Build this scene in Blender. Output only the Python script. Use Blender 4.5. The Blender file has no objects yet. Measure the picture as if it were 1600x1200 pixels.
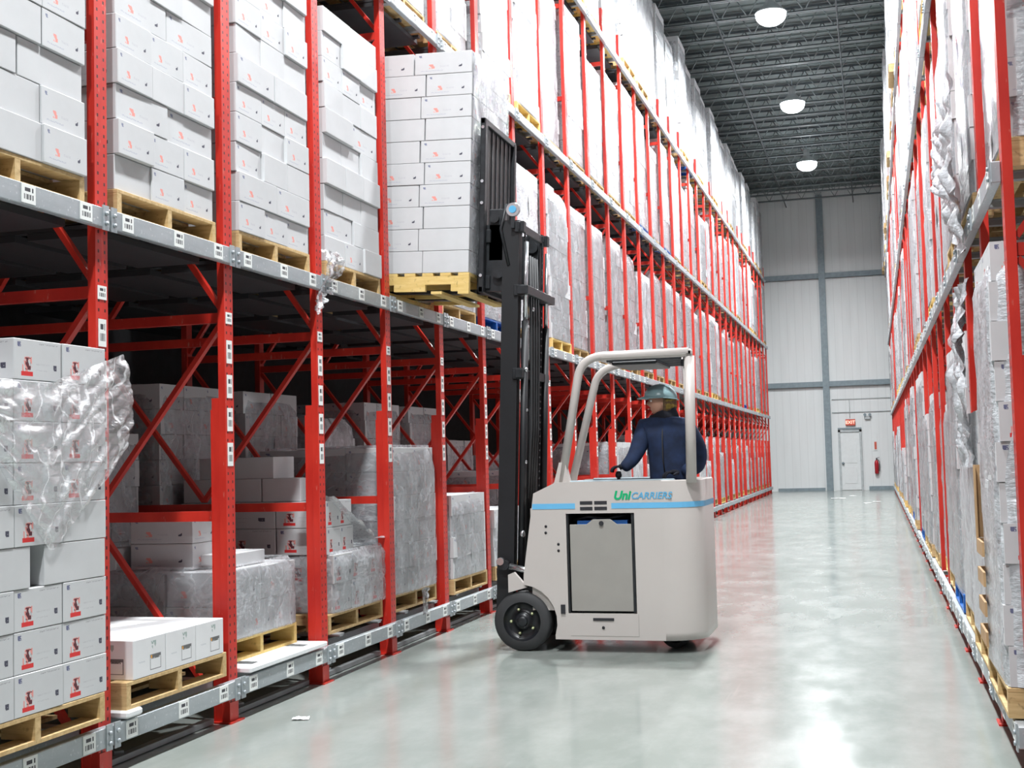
import bpy, bmesh, math, random
from mathutils import Vector, Matrix
random.seed(7)
SC = bpy.context.scene
COL = SC.collection
PI = math.pi

# ------------------------------------------------------------------ camera
F_PX, YAW, PITCH, ROLL, CAM_H = 1965.95, 0.2798, 0.0593, -0.0260, 1.52
fw = Vector((-math.sin(YAW)*math.cos(PITCH), math.cos(YAW)*math.cos(PITCH), math.sin(PITCH)))
r0 = Vector((math.cos(YAW), math.sin(YAW), 0)); u0 = r0.cross(fw)
rt = math.cos(ROLL)*r0 + math.sin(ROLL)*u0
up = -math.sin(ROLL)*r0 + math.cos(ROLL)*u0
cam_d = bpy.data.cameras.new('camera'); cam = bpy.data.objects.new('camera', cam_d); COL.objects.link(cam)
cam_d.sensor_fit = 'HORIZONTAL'; cam_d.sensor_width = 36; cam_d.lens = F_PX/1600*36
cam_d.clip_end = 300
m = Matrix((rt, up, -fw)).transposed().to_4x4(); m.translation = (0, 0, CAM_H); cam.matrix_world = m
SC.camera = cam
# ------------------------------------------------------------------ world, exposure
w = bpy.data.worlds.new('world'); SC.world = w; w.use_nodes = True
w.node_tree.nodes['Background'].inputs[0].default_value = (0.86, 0.93, 1.0, 1)
w.node_tree.nodes['Background'].inputs[1].default_value = 0.10
vs = SC.view_settings; vs.view_transform = 'Standard'; vs.look = 'None'; vs.gamma = 1; vs.use_curve_mapping = False
vs.exposure = 0.62
SC.cycles.max_bounces = 7; SC.cycles.diffuse_bounces = 3; SC.cycles.glossy_bounces = 3
SC.cycles.transparent_max_bounces = 14; SC.cycles.sample_clamp_indirect = 6
SC.cycles.use_denoising = True
LAMP_X, LAMP_Z = -1.72, 10.6
LAMP_YS = [-2.0, 5.0, 12.05, 19.1, 26.1, 33.15, 40.3]
LAMP_W = 620.0
for i, y in enumerate(LAMP_YS):
    ld = bpy.data.lights.new('high_bay_light', 'AREA'); ld.shape = 'DISK'; ld.size = 0.5
    ld.energy = LAMP_W; ld.color = (0.95, 0.98, 1.0); ld.spread = math.radians(164)
    lo = bpy.data.objects.new('high_bay_light', ld); COL.objects.link(lo); lo.location = (LAMP_X, y, LAMP_Z-0.30)

# ------------------------------------------------------------------ materials
class NT:
    def __init__(s, name):
        s.m = bpy.data.materials.new(name); s.m.use_nodes = True
        s.t = s.m.node_tree; s.n = s.t.nodes; s.b = s.n['Principled BSDF']; s.o = s.n['Material Output']
    def node(s, ty, **kw):
        n = s.n.new(ty)
        for k, v in kw.items(): setattr(n, k, v)
        return n
    def link(s, a, b): s.t.links.new(a, b)
    def val(s, x, sock):
        if hasattr(x, 'links') or hasattr(x, 'is_output'): s.link(x, sock)
        else: sock.default_value = x
    def math(s, op, a, b=0.0, c=None):
        n = s.node('ShaderNodeMath', operation=op)
        s.val(a, n.inputs[0]); s.val(b, n.inputs[1])
        if c is not None: s.val(c, n.inputs[2])
        return n.outputs[0]
    def mix(s, f, a, b):
        n = s.node('ShaderNodeMix', data_type='RGBA')
        s.val(f, n.inputs['Factor'])
        for x, k in ((a, 6), (b, 7)):
            if isinstance(x, tuple): n.inputs[k].default_value = (*x, 1) if len(x) == 3 else x
            else: s.link(x, n.inputs[k])
        return n.outputs[2]
    def noise(s, scale, detail=3, vec=None, rough=0.5):
        n = s.node('ShaderNodeTexNoise'); n.inputs['Scale'].default_value = scale
        n.inputs['Detail'].default_value = detail; n.inputs['Roughness'].default_value = rough
        if vec is not None: s.link(vec, n.inputs['Vector'])
        return n.outputs['Fac']
    def coord(s, k='Object'): return s.node('ShaderNodeTexCoord').outputs[k]
    def sep(s, v):
        n = s.node('ShaderNodeSeparateXYZ'); s.link(v, n.inputs[0]); return n.outputs
    def scale(s, v, sc):
        n = s.node('ShaderNodeMapping'); n.inputs['Scale'].default_value = sc; s.link(v, n.inputs[0]); return n.outputs[0]
    def ramp(s, f, a, b):
        n = s.node('ShaderNodeMapRange'); s.link(f, n.inputs[0]); n.inputs[1].default_value = a; n.inputs[2].default_value = b
        return n.outputs[0]
    def bump(s, h, strength=0.3, dist=0.01):
        n = s.node('ShaderNodeBump'); n.inputs['Strength'].default_value = strength; n.inputs['Distance'].default_value = dist
        s.link(h, n.inputs['Height']); s.link(n.outputs[0], s.b.inputs['Normal'])
    def set(s, col=None, rough=0.5, metal=0.0, spec=None):
        if col is not None: s.val((*col, 1) if isinstance(col, tuple) and len(col) == 3 else col, s.b.inputs['Base Color'])
        s.val(rough, s.b.inputs['Roughness']); s.b.inputs['Metallic'].default_value = metal
        if spec is not None: s.b.inputs['Specular IOR Level'].default_value = spec
        return s
def flat(name, col, rough=0.5, metal=0.0, var=0.12, scale=8.0):
    t = NT(name); f = t.noise(scale, 4, t.coord())
    dark = tuple(c*(1-var) for c in col); light = tuple(min(1, c*(1+var)) for c in col)
    t.set(t.mix(t.ramp(f, .3, .7), dark, light), rough, metal); return t.m
M = {}
RED = (0.60, 0.022, 0.014)
def red_mat(name, holes):
    t = NT(name); c = t.coord(); f = t.noise(6, 5, t.scale(c, (1, 1, .35)))
    col = t.mix(t.ramp(f, .35, .75), tuple(x*.82 for x in RED), (0.70, 0.04, 0.022))
    f2 = t.noise(38, 4, t.scale(c, (1, 1, .3)))
    col = t.mix(t.ramp(f2, .66, .78), col, (0.62, 0.22, 0.17))
    if holes:
        o = t.sep(c); z = t.math('FRACT', t.math('MULTIPLY', o[2], 20.0))
        mz = t.math('COMPARE', z, 0.5, 0.17)
        my = t.math('COMPARE', t.math('ABSOLUTE', o[1]), 0.027, 0.0065)
        g = t.node('ShaderNodeNewGeometry'); nx = t.math('GREATER_THAN', t.math('ABSOLUTE', t.sep(g.outputs['Normal'])[0]), 0.8)
        k = t.math('MULTIPLY', t.math('MULTIPLY', mz, my), nx)
        col = t.mix(k, col, (0.05, 0.006, 0.005))
    t.set(col, 0.38); return t.m
M['red'] = red_mat('red_rack_paint', False); M['red_holes'] = red_mat('red_punched_post_paint', True)
def galv():
    t = NT('galvanised_beam_steel'); c = t.coord(); f = t.noise(5, 6, t.scale(c, (1, .25, 1)), .65)
    col = t.mix(t.ramp(f, .3, .7), (0.30, 0.335, 0.36), (0.47, 0.51, 0.53))
    f2 = t.noise(60, 2, c); col = t.mix(t.ramp(f2, .64, .72), col, (0.62, 0.65, 0.66))
    t.set(col, 0.42, 0.35); return t.m
M['galv'] = galv()
M['cart'] = flat('dark_shade_cart_steel', (0.035, 0.036, 0.04), .5, .2)  # for the carts added to darken the pallet undersides
M['rail'] = flat('zinc_support_rail', (0.33, 0.34, 0.35), .45, .4)
def wood(name, a, b):
    t = NT(name); c = t.coord()
    f = t.noise(3.5, 6, t.scale(c, (1, 9, 9)), .7); g = t.noise(30, 3, c)
    col = t.mix(t.ramp(f, .3, .72), a, b); col = t.mix(t.ramp(g, .62, .8), col, tuple(x*.55 for x in a))
    t.set(col, .75); return t.m
M['wood'] = wood('pallet_pine', (0.42, 0.27, 0.11), (0.70, 0.51, 0.26))
M['wood_y'] = wood('fresh_yellow_pine', (0.66, 0.44, 0.12), (0.85, 0.64, 0.27))
M['wood_or'] = wood('orange_stained_block', (0.70, 0.33, 0.09), (0.85, 0.45, 0.16))
M['blue'] = flat('blue_plastic', (0.015, 0.12, 0.42), .4)
M['card'] = flat('brown_cardboard', (0.42, 0.26, 0.13), .8)
M['white_board'] = flat('white_sheet_board', (0.80, 0.82, 0.83), .5, 0, .04)

def carton_mat(name, base, kind):
    """White carton: UV 0..1 on each side; the print sits in fixed rectangles of the UV square."""
    t = NT(name); uv = t.coord('UV'); u, v, _ = t.sep(uv); oc = t.coord('Object')
    f = t.noise(7, 4, oc); col = t.mix(t.ramp(f, .3, .7), tuple(c*.93 for c in base), base)
    def rect(cu, hu, cv, hv):
        return t.math('MULTIPLY', t.math('COMPARE', u, cu, hu), t.math('COMPARE', v, cv, hv))
    def text(cu, hu, cv, hv, s=70, thr=.5):
        n = t.noise(s, 1, t.scale(uv, (1, .45, 1)))
        return t.math('MULTIPLY', rect(cu, hu, cv, hv), t.math('GREATER_THAN', n, thr))
    redc, ink = (0.68, 0.03, 0.03), (0.06, 0.06, 0.09)
    if kind == 'logo':
        for msk, c in ((text(.27, .10, .36, .21, 13, .47), (0.75, 0.30, 0.27)), (text(.29, .055, .40, .15, 17, .44), (0.10, 0.02, 0.03)),
                       (rect(.27, .12, .15, .055), redc), (text(.60, .15, .40, .02), (0.5, 0.5, 0.52)), (text(.57, .12, .25, .015), (0.5, 0.5, 0.52)),
                       (text(.86, .035, .34, .07, 22, .40), ink), (text(.11, .035, .86, .06, 22, .40), (0.13, 0.14, 0.24)),
                       (text(.72, .20, .91, .018), (0.32, 0.32, 0.34))):
            col = t.mix(msk, col, c)
    elif kind == 'small':
        for msk, c in ((text(.30, .05, .36, .10, 16, .44), (0.78, 0.30, 0.26)), (text(.52, .08, .35, .035), (0.5, 0.5, 0.53)),
                       (text(.80, .03, .34, .06, 22, .42), ink), (text(.10, .03, .84, .05, 22, .42), (0.2, 0.22, 0.32)),
                       (text(.30, .20, .16, .02), (0.4, 0.42, 0.5))):
            col = t.mix(msk, col, c)
    elif kind == 'box':
        ring = t.math('SUBTRACT', rect(.68, .17, .33, .2), rect(.68, .155, .30, .15))
        for msk, c in ((text(.62, .08, .78, .10, 14, .5), (0.35, 0.42, 0.40)), (ring, (0.16, 0.16, 0.17)), (text(.68, .13, .46, .05, 60, .4), (0.12, 0.12, 0.12)), (rect(.555, .02, .47, .04), (0.75, 0.35, 0.05)),
                       (text(.25, .1, .4, .02), (0.55, 0.57, 0.6))):
            col = t.mix(msk, col, c)
    seam = t.math('COMPARE', v, 2.5, .012)                      # tape seam on the top flaps
    col = t.mix(seam, col, (0.62, 0.60, 0.55))
    t.set(col, 0.62); return t.m
CW = (0.60, 0.608, 0.618)
M['c_logo'] = carton_mat('printed_white_carton', CW, 'logo')
M['c_small'] = carton_mat('small_print_white_carton', CW, 'small')
M['c_box'] = carton_mat('label_print_white_carton', (0.76, 0.765, 0.775), 'box')
M['c_plain'] = carton_mat('plain_white_carton', CW, 'plain')

def film(name, opacity, streak, tint=(0.74, 0.765, 0.80), gloss=.7, bs=.45, crease=.25):
    t = NT(name); c = t.coord(); t.n.remove(t.b)
    f = t.noise(5, 5, t.scale(c, (1, 1, .8)), .62); g = t.noise(17, 4, t.scale(c, (1.0, 1.0, 2.2)), .6)
    k = t.math('ADD', t.math('MULTIPLY', t.ramp(f, .36, .70), streak), opacity)
    r1 = t.noise(2.6, 3, c, .55); r2 = t.noise(4.3, 2, t.scale(c, (1, 1.3, .8)), .5)
    for q in (r1, r2): k = t.math('ADD', k, t.math('MULTIPLY', t.math('SUBTRACT', 1.0, t.ramp(t.math('ABSOLUTE', t.math('SUBTRACT', q, .5)), .0, .022)), crease))
    k = t.math('MINIMUM', k, .95)
    bmp = t.node('ShaderNodeBump'); bmp.inputs['Strength'].default_value = bs; bmp.inputs['Distance'].default_value = .03
    t.link(g, bmp.inputs['Height'])
    tr = t.node('ShaderNodeBsdfTransparent'); tr.inputs[0].default_value = (0.97, 0.98, 0.99, 1)
    d = t.node('ShaderNodeBsdfDiffuse'); d.inputs[0].default_value = (*tint, 1); t.link(bmp.outputs[0], d.inputs['Normal'])
    gl = t.node('ShaderNodeBsdfGlossy'); gl.inputs['Roughness'].default_value = .22; t.link(bmp.outputs[0], gl.inputs['Normal'])
    m1 = t.node('ShaderNodeMixShader'); t.link(k, m1.inputs[0]); t.link(tr.outputs[0], m1.inputs[1]); t.link(d.outputs[0], m1.inputs[2])
    fr = t.node('ShaderNodeFresnel'); fr.inputs[0].default_value = 1.45; t.link(bmp.outputs[0], fr.inputs['Normal'])
    gf = t.math('ADD', t.math('MULTIPLY', fr.outputs[0], gloss), .04*gloss)
    m2 = t.node('ShaderNodeMixShader'); t.link(gf, m2.inputs[0]); t.link(m1.outputs[0], m2.inputs[1]); t.link(gl.outputs[0], m2.inputs[2])
    t.link(m2.outputs[0], t.o.inputs[0]); return t.m
M['film'] = film('clear_stretch_film', .14, .34, crease=.16)
M['film_d'] = film('milky_stretch_film', .42, .45)
M['film_c'] = film('crumpled_stretch_film', .06, .26, (0.92, 0.93, 0.95), .4, .35, .75)

def floor_mat():
    t = NT('polished_concrete'); c = t.coord()
    f = t.noise(.35, 6, c, .6); g = t.noise(3, 6, t.scale(c, (1, .5, 1)), .65)
    col = t.mix(t.ramp(f, .3, .7), (0.225, 0.256, 0.232), (0.300, 0.325, 0.305))
    col = t.mix(t.math('MULTIPLY', t.ramp(g, .42, .72), .55), col, (0.365, 0.385, 0.365))
    s = t.noise(9, 3, t.scale(c, (1.0, .06, 1))); col = t.mix(t.math('MULTIPLY', t.ramp(s, .70, .78), .10), col, (0.55, 0.56, 0.54))
    r = t.math('ADD', t.math('MULTIPLY', t.ramp(g, .3, .7), .09), .12)
    t.set(col, r, 0, .62); t.bump(t.noise(2.2, 4, c), .05, .01); return t.m
M['floor'] = floor_mat()
def wallp(name, a, n, sc):
    t = NT(name); c = t.coord(); o = t.sep(c)
    rib = t.math('COMPARE', t.math('FRACT', t.math('MULTIPLY', o[0], n)), .5, .035)
    f = t.noise(1.3, 5, t.scale(c, (3, 1, .4)))
    col = t.mix(t.ramp(f, .3, .7), tuple(x*.94 for x in a), a); col = t.mix(t.math('MULTIPLY', rib, .35), col, tuple(x*.72 for x in a))
    t.set(col, .42); return t.m
M['wall'] = wallp('white_insulated_panel', (0.83, 0.86, 0.86), 3.4, 1)
M['steel'] = flat('blue_grey_structural_steel', (0.24, 0.30, 0.33), .5, .1)
M['dark'] = flat('rack_shade_wall', (0.05, 0.052, 0.055), .8)  # near-black colour stands for the unlit depth behind the racks
M['deck'] = flat('grey_roof_deck', (0.20, 0.24, 0.24), .7, 0, .2, 2)
M['joist'] = flat('dark_joist_steel', (0.10, 0.12, 0.13), .45, .2)
M['joist_l'] = flat('galvanised_joist_chord', (0.30, 0.34, 0.35), .4, .3)
M['door'] = flat('white_door_paint', (0.80, 0.83, 0.83), .4, 0, .03)
M['trim'] = flat('grey_trim', (0.52, 0.56, 0.57), .5)
M['body'] = flat('warm_grey_truck_paint', (0.545, 0.505, 0.478), .36, 0, .02, 2)
M['cover'] = flat('grey_battery_cover', (0.33, 0.315, 0.29), .45, 0, .03)
M['black'] = flat('black_mast_steel', (0.009, 0.010, 0.012), .5, .0)
M['black2'] = flat('worn_black_steel', (0.016, 0.018, 0.021), .45, .1, .4, 20)
M['rubber'] = flat('black_rubber', (0.035, 0.036, 0.038), .65)
M['rubber_d'] = flat('dark_wheel_steel', (0.012, 0.013, 0.016), .35)
M['chrome'] = flat('polished_steel', (0.62, 0.64, 0.66), .18, .9)
M['brass'] = flat('yellow_zinc_nut', (0.62, 0.66, 0.38), .3, .5)
M['bluestripe'] = flat('light_blue_stripe_vinyl', (0.145, 0.47, 0.76), .4, 0, .02)
M['green'] = flat('green_lettering_vinyl', (0.0, 0.42, 0.16), .4, 0, .02)
M['lblue'] = flat('blue_lettering_vinyl', (0.10, 0.40, 0.66), .4, 0, .02)
M['jacket'] = flat('navy_jacket_cloth', (0.008, 0.020, 0.060), .85, 0, .35, 14)
M['jdark'] = flat('black_collar_fleece', (0.008, 0.009, 0.016), .95)
M['pants'] = flat('dark_work_trousers', (0.015, 0.018, 0.028), .9)
M['skin'] = flat('skin', (0.56, 0.30, 0.21), .5, 0, .08)
M['lip'] = flat('lip_skin', (0.42, 0.17, 0.13), .5, 0, .05)
M['hair'] = flat('brown_hair', (0.10, 0.055, 0.02), .6, 0, .4, 60)
M['hat'] = flat('grey_green_hard_hat', (0.20, 0.31, 0.33), .3, 0, .06)
M['tan'] = flat('tan_hat_lining', (0.22, 0.15, 0.03), .9, 0, .4, 40)
M['sign_red'] = flat('red_sign', (0.62, 0.10, 0.06), .5)
M['extred'] = flat('extinguisher_red', (0.5, 0.02, 0.03), .3)
M['paper'] = flat('white_paper', (0.85, 0.86, 0.86), .7, 0, .03)
M['ink'] = flat('black_ink', (0.02, 0.02, 0.025), .7)
def card_mat():
    t = NT('printed_location_card'); c = t.coord('UV'); u, v, _ = t.sep(c)
    n = t.noise(9, 1, t.scale(c, (1, .01, 1)))
    k1 = t.math('MULTIPLY', t.math('MULTIPLY', t.math('COMPARE', u, .5, .34), t.math('COMPARE', v, .34, .14)), t.math('GREATER_THAN', n, .47))
    k2 = t.math('MULTIPLY', t.math('COMPARE', u, .42, .20), t.math('COMPARE', v, .72, .10))
    k3 = t.math('MULTIPLY', t.math('COMPARE', u, .78, .05), t.math('COMPARE', v, .72, .12))
    k = t.math('MAXIMUM', t.math('MAXIMUM', k1, k2), k3)
    t.set(t.mix(k, (0.82, 0.84, 0.82), (0.05, 0.05, 0.06)), .6); return t.m
M['cardl'] = card_mat()
def emit(name, col, s):
    t = NT(name); t.b.inputs['Emission Color'].default_value = (*col, 1); t.b.inputs['Emission Strength'].default_value = s
    t.b.inputs['Base Color'].default_value = (*col, 1); return t.m
M['glow'] = emit('lamp_diffuser_glow', (0.93, 0.98, 1.0), 9)
M['exit'] = emit('exit_letters_glow', (1.0, 0.45, 0.35), 1.0)

# ------------------------------------------------------------------ mesh helpers
class MB:
    """collects shapes, builds them as ONE mesh object"""
    def __init__(s): s.bm = bmesh.new(); s.uv = s.bm.loops.layers.uv.new('UVMap')
    def hexa(s, P, mi=0):
        v = [s.bm.verts.new(p) for p in P]
        fs = []
        for idx in ((0,3,2,1), (4,5,6,7), (0,1,5,4), (1,2,6,5), (2,3,7,6), (3,0,4,7)):
            f = s.bm.faces.new([v[i] for i in idx]); f.material_index = mi; fs.append(f)
        for k, f in enumerate(fs):
            base = 2.0 if k < 2 else 0.0
            q = ((0,0), (1,0), (1,1), (0,1))
            if k < 2: q = ((0,0), (1,0), (1,1), (0,1)) if k == 1 else ((0,0), (0,1), (1,1), (1,0))
            for l, (a, b) in zip(f.loops, q): l[s.uv].uv = (a+base, b+base)
        return v
    def box(s, x0, x1, y0, y1, z0, z1, mi=0):
        return s.hexa([(x0,y0,z0), (x1,y0,z0), (x1,y1,z0), (x0,y1,z0), (x0,y0,z1), (x1,y0,z1), (x1,y1,z1), (x0,y1,z1)], mi)
    def rbox(s, c, sz, rz, mi=0, tilt=0):
        hx, hy, hz = sz[0]/2, sz[1]/2, sz[2]/2
        R = Matrix.Rotation(rz, 3, 'Z') @ Matrix.Rotation(tilt, 3, 'Y')
        P = [R @ Vector(p) + Vector(c) for p in ((-hx,-hy,-hz), (hx,-hy,-hz), (hx,hy,-hz), (-hx,hy,-hz), (-hx,-hy,hz), (hx,-hy,hz), (hx,hy,hz), (-hx,hy,hz))]
        return s.hexa(P, mi)
    def bar(s, a, b, w, h, side=None, mi=0):
        a, b = Vector(a), Vector(b); d = (b-a).normalized()
        sd = Vector(side) if side is not None else Vector((0, 0, 1))
        if abs(d.dot(sd)) > .98: sd = Vector((0, 1, 0))
        x = d.cross(sd).normalized(); y = x.cross(d).normalized()
        q = lambda p: [p-x*w/2-y*h/2, p+x*w/2-y*h/2, p+x*w/2+y*h/2, p-x*w/2+y*h/2]
        return s.hexa(q(a)+q(b), mi)
    def tube(s, pts, r, n=10, cap=True, mi=0, rad=None):
        pts = [Vector(p) for p in pts]; rings = []; prev = None
        for i, p in enumerate(pts):
            d = (pts[min(i+1, len(pts)-1)] - pts[max(i-1, 0)]).normalized()
            if prev is None:
                x = d.orthogonal().normalized()
            else:
                x = (prev - d*prev.dot(d)).normalized()
            prev = x; y = d.cross(x); rr = rad[i] if rad else r
            rings.append([s.bm.verts.new(p + x*rr*math.cos(2*PI*k/n) + y*rr*math.sin(2*PI*k/n)) for k in range(n)])
        for a, b in zip(rings, rings[1:]):
            for k in range(n):
                f = s.bm.faces.new((a[k], a[(k+1) % n], b[(k+1) % n], b[k])); f.material_index = mi; f.smooth = True
        if cap:
            s.bm.faces.new(rings[0][::-1]).material_index = mi; s.bm.faces.new(rings[-1]).material_index = mi
    def lathe(s, prof, c=(0, 0, 0), axis='Z', n=32, mi=0, smooth=True, caps=True):
        """prof: (radius, height) pairs revolved about the axis through c"""
        c = Vector(c)
        def P(r, h, a):
            q = (r*math.cos(a), r*math.sin(a), h)
            return c + Vector({'Z': q, 'Y': (q[0], q[2], q[1]), 'X': (q[2], q[0], q[1])}[axis])
        rings = [[s.bm.verts.new(P(max(r, 1e-4), h, 2*PI*k/n)) for k in range(n)] for r, h in prof]
        for a, b in zip(rings, rings[1:]):
            for k in range(n):
                f = s.bm.faces.new((a[k], a[(k+1) % n], b[(k+1) % n], b[k])); f.material_index = mi; f.smooth = smooth
        for rg in ((rings[0], rings[-1]) if caps else ()):
            try: s.bm.faces.new(rg).material_index = mi
            except ValueError: pass
    def prism(s, poly, t0, t1, plane='XZ', mi=0, holes=None):
        """polygon extruded: plane XZ -> along Y, XY -> along Z, YZ -> along X"""
        def P(a, b, t): return {'XZ': (a, t, b), 'XY': (a, b, t), 'YZ': (t, a, b)}[plane]
        A = [s.bm.verts.new(P(a, b, t0)) for a, b in poly]; B = [s.bm.verts.new(P(a, b, t1)) for a, b in poly]
        s.bm.faces.new(A).material_index = mi; s.bm.faces.new(B[::-1]).material_index = mi
        for i in range(len(poly)):
            j = (i+1) % len(poly); s.bm.faces.new((A[i], B[i], B[j], A[j])).material_index = mi
    def grid(s, fn, nu, nv, mi=0, smooth=True):
        V = [[s.bm.verts.new(fn(i/nu, j/nv)) for j in range(nv+1)] for i in range(nu+1)]
        for i in range(nu):
            for j in range(nv):
                f = s.bm.faces.new((V[i][j], V[i+1][j], V[i+1][j+1], V[i][j+1])); f.material_index = mi; f.smooth = smooth
                for l, (a, b) in zip(f.loops, ((i, j), (i+1, j), (i+1, j+1), (i, j+1))): l[s.uv].uv = (a/nu, b/nv)
    def mesh(s, name, mats, normals=True, bevel=0):
        if bevel:
            bmesh.ops.bevel(s.bm, geom=list(s.bm.edges), offset=bevel, segments=1, affect='EDGES', clamp_overlap=True)
        if normals: bmesh.ops.recalc_face_normals(s.bm, faces=s.bm.faces)
        me = bpy.data.meshes.new(name); s.bm.to_mesh(me); s.bm.free()
        for k in (mats if isinstance(mats, (list, tuple)) else [mats]): me.materials.append(M[k] if isinstance(k, str) else k)
        return me
    def build(s, name, mats, parent=None, normals=True, bevel=0, loc=None):
        return put(name, s.mesh(name, mats, normals, bevel), parent, loc)
def put(name, me, parent=None, loc=None):
    o = bpy.data.objects.new(name, me); COL.objects.link(o)
    if parent is not None: o.parent = parent
    if loc is not None: o.location = loc
    return o
def tag(o, label=None, cat=None, group=None, kind=None):
    if label: o['label'] = label
    if cat: o['category'] = cat
    if group: o['group'] = group
    if kind: o['kind'] = kind
    return o
def empty(name, loc=(0, 0, 0), rz=0):
    o = bpy.data.objects.new(name, None); COL.objects.link(o); o.location = loc; o.rotation_euler = (0, 0, rz)
    o.empty_display_size = .1; return o
def kids(o): return [c for c in ALLKIDS.get(o.name, [])]
ALLKIDS = {}
def index_kids():
    ALLKIDS.clear()
    for o in bpy.data.objects:
        if o.parent is not None: ALLKIDS.setdefault(o.parent.name, []).append(o)
def copy_tree(o, parent=None):
    c = o.copy(); COL.objects.link(c)
    if parent is not None: c.parent = parent
    for ch in kids(o): copy_tree(ch, c)
    return c
def struct(mb, name, mats, parent=None, **kw):
    o = mb.build(name, mats, parent, **kw)
    if parent is None: tag(o, kind='structure')
    return o
ORD = ['first', 'second', 'third', 'fourth', 'fifth', 'sixth', 'seventh', 'eighth', 'ninth', 'tenth', 'eleventh', 'twelfth', 'thirteenth',
       'fourteenth', 'fifteenth', 'sixteenth', 'seventeenth', 'eighteenth', 'nineteenth', 'twentieth', 'twenty-first', 'twenty-second',
       'twenty-third', 'twenty-fourth', 'twenty-fifth', 'twenty-sixth', 'twenty-seventh', 'twenty-eighth', 'twenty-ninth', 'thirtieth',
       'thirty-first', 'thirty-second', 'thirty-third', 'thirty-fourth', 'thirty-fifth', 'thirty-sixth']
LEV = ['floor-level', 'second-level', 'third-level', 'top-level']

# ------------------------------------------------------------------ setting
XL, YL0, DY = -3.742, 5.58, 1.303          # left rack face, far edge of its post 0, bay pitch
XR, YR0 = 0.61, 6.22
YW = 49.37
CEIL = 11.60
b = MB(); b.box(-11, 6.5, -9, YW, -.2, 0); struct(b, 'floor', 'floor')
b = MB(); b.box(-11, 6.5, -9, YW+.3, CEIL, CEIL+.15); struct(b, 'ceiling', 'deck')
b = MB(); b.box(-11, 6.5, YW, YW+.3, 0, CEIL); struct(b, 'wall_back', 'wall')
b = MB(); b.box(-8.1, -7.9, -9, YW, 0, CEIL); struct(b, 'wall_left', 'dark')  # unseen wall, kept dark so the rack interior stays black
b = MB(); b.box(4.6, 4.8, -9, YW, 0, CEIL); struct(b, 'wall_right', 'dark')
b = MB(); b.box(-1.84, -1.60, YW-.26, YW, 0, 11.3); struct(b, 'trim_1', 'steel')       # steel column
for k, z in enumerate((4.05, 8.2)):
    b = MB(); b.box(-7.9, 4.6, YW-.10, YW, z-.10, z+.10); b.box(-7.9, 4.6, YW-.16, YW, z-.10, z-.07); struct(b, 'trim_%d' % (k+2), 'steel')
b = MB(); b.box(-3.65, -1.9, YW-.07, YW, 0, .11); struct(b, 'baseboard_left', 'steel')
b = MB(); b.box(-.30, 2.5, YW-.10, YW, 0, .14); struct(b, 'baseboard_right', 'steel')
# exit door
d = MB(); d.box(-1.28, -.58, YW-.04, YW-.005, .01, 2.20); 
door = struct(d, 'door_1', 'door', bevel=.006)
d = MB()
for x0, x1, z0, z1 in ((-1.36, -1.28, 0, 2.28), (-.58, -.50, 0, 2.28), (-1.36, -.50, 2.20, 2.30)): d.box(x0, x1, YW-.09, YW, z0, z1)
d.build('door_frame', 'trim', door)
d = MB(); d.box(-1.16, -.70, YW-.052, YW-.04, .25, .88); d.box(-1.16, -.70, YW-.052, YW-.04, 1.02, 2.05); d.build('door_panel', 'door', door, bevel=.004)
d = MB(); d.tube([(-1.21, YW-.04, 1.02), (-1.21, YW-.10, 1.02)], .03); d.lathe([(0, -.13), (.045, -.12), (.05, -.10), (.03, -.08)], (-1.21, YW, 1.02), 'Y', 12); d.build('door_handle', 'steel', door)
d = MB(); d.box(-1.36, -.5, YW-.12, YW, 2.30, 2.36); d.build('door_header', 'steel', door)
# conduit lines over the door
b = MB(); b.tube([(-1.55, YW-.04, 2.95), (1.2, YW-.04, 2.95)], .015, 6); b.tube([(-1.55, YW-.04, 3.45), (1.2, YW-.04, 3.45)], .012, 6); b.tube([(-.9, YW-.04, 2.74), (-.9, YW-.04, 3.45)], .012, 6); struct(b, 'trim_4', 'trim')
# exit sign
es = empty('exit_sign', (-.89, YW-.06, 2.44)); tag(es, 'red EXIT sign mounted above the white door on the end wall', 'exit sign')
b = MB(); b.box(-.18, .18, -.03, .03, 0, .24); b.build('housing', 'sign_red', es, bevel=.01)
def text(name, s, size, mat, parent, loc, rot=(PI/2, 0, 0), ext=.002, shear=0.0, bold=0.0):
    cu = bpy.data.curves.new(name, 'FONT'); cu.body = s; cu.size = size; cu.extrude = ext; cu.shear = shear; cu.offset = bold
    cu.align_x = 'CENTER'; cu.align_y = 'CENTER'; cu.materials.append(M[mat])
    cu.resolution_u = 4; tmp = bpy.data.objects.new(name, cu); COL.objects.link(tmp); bpy.context.view_layer.update()
    me = bpy.data.meshes.new_from_object(tmp.evaluated_get(bpy.context.evaluated_depsgraph_get())); bpy.data.objects.remove(tmp)
    me.name = name; me.materials.clear(); me.materials.append(M[mat])
    o = put(name, me, parent, loc); o.rotation_euler = rot; return o
text('lettering', 'EXIT', .17, 'exit', es, (0, -.034, .12), bold=.004)
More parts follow.
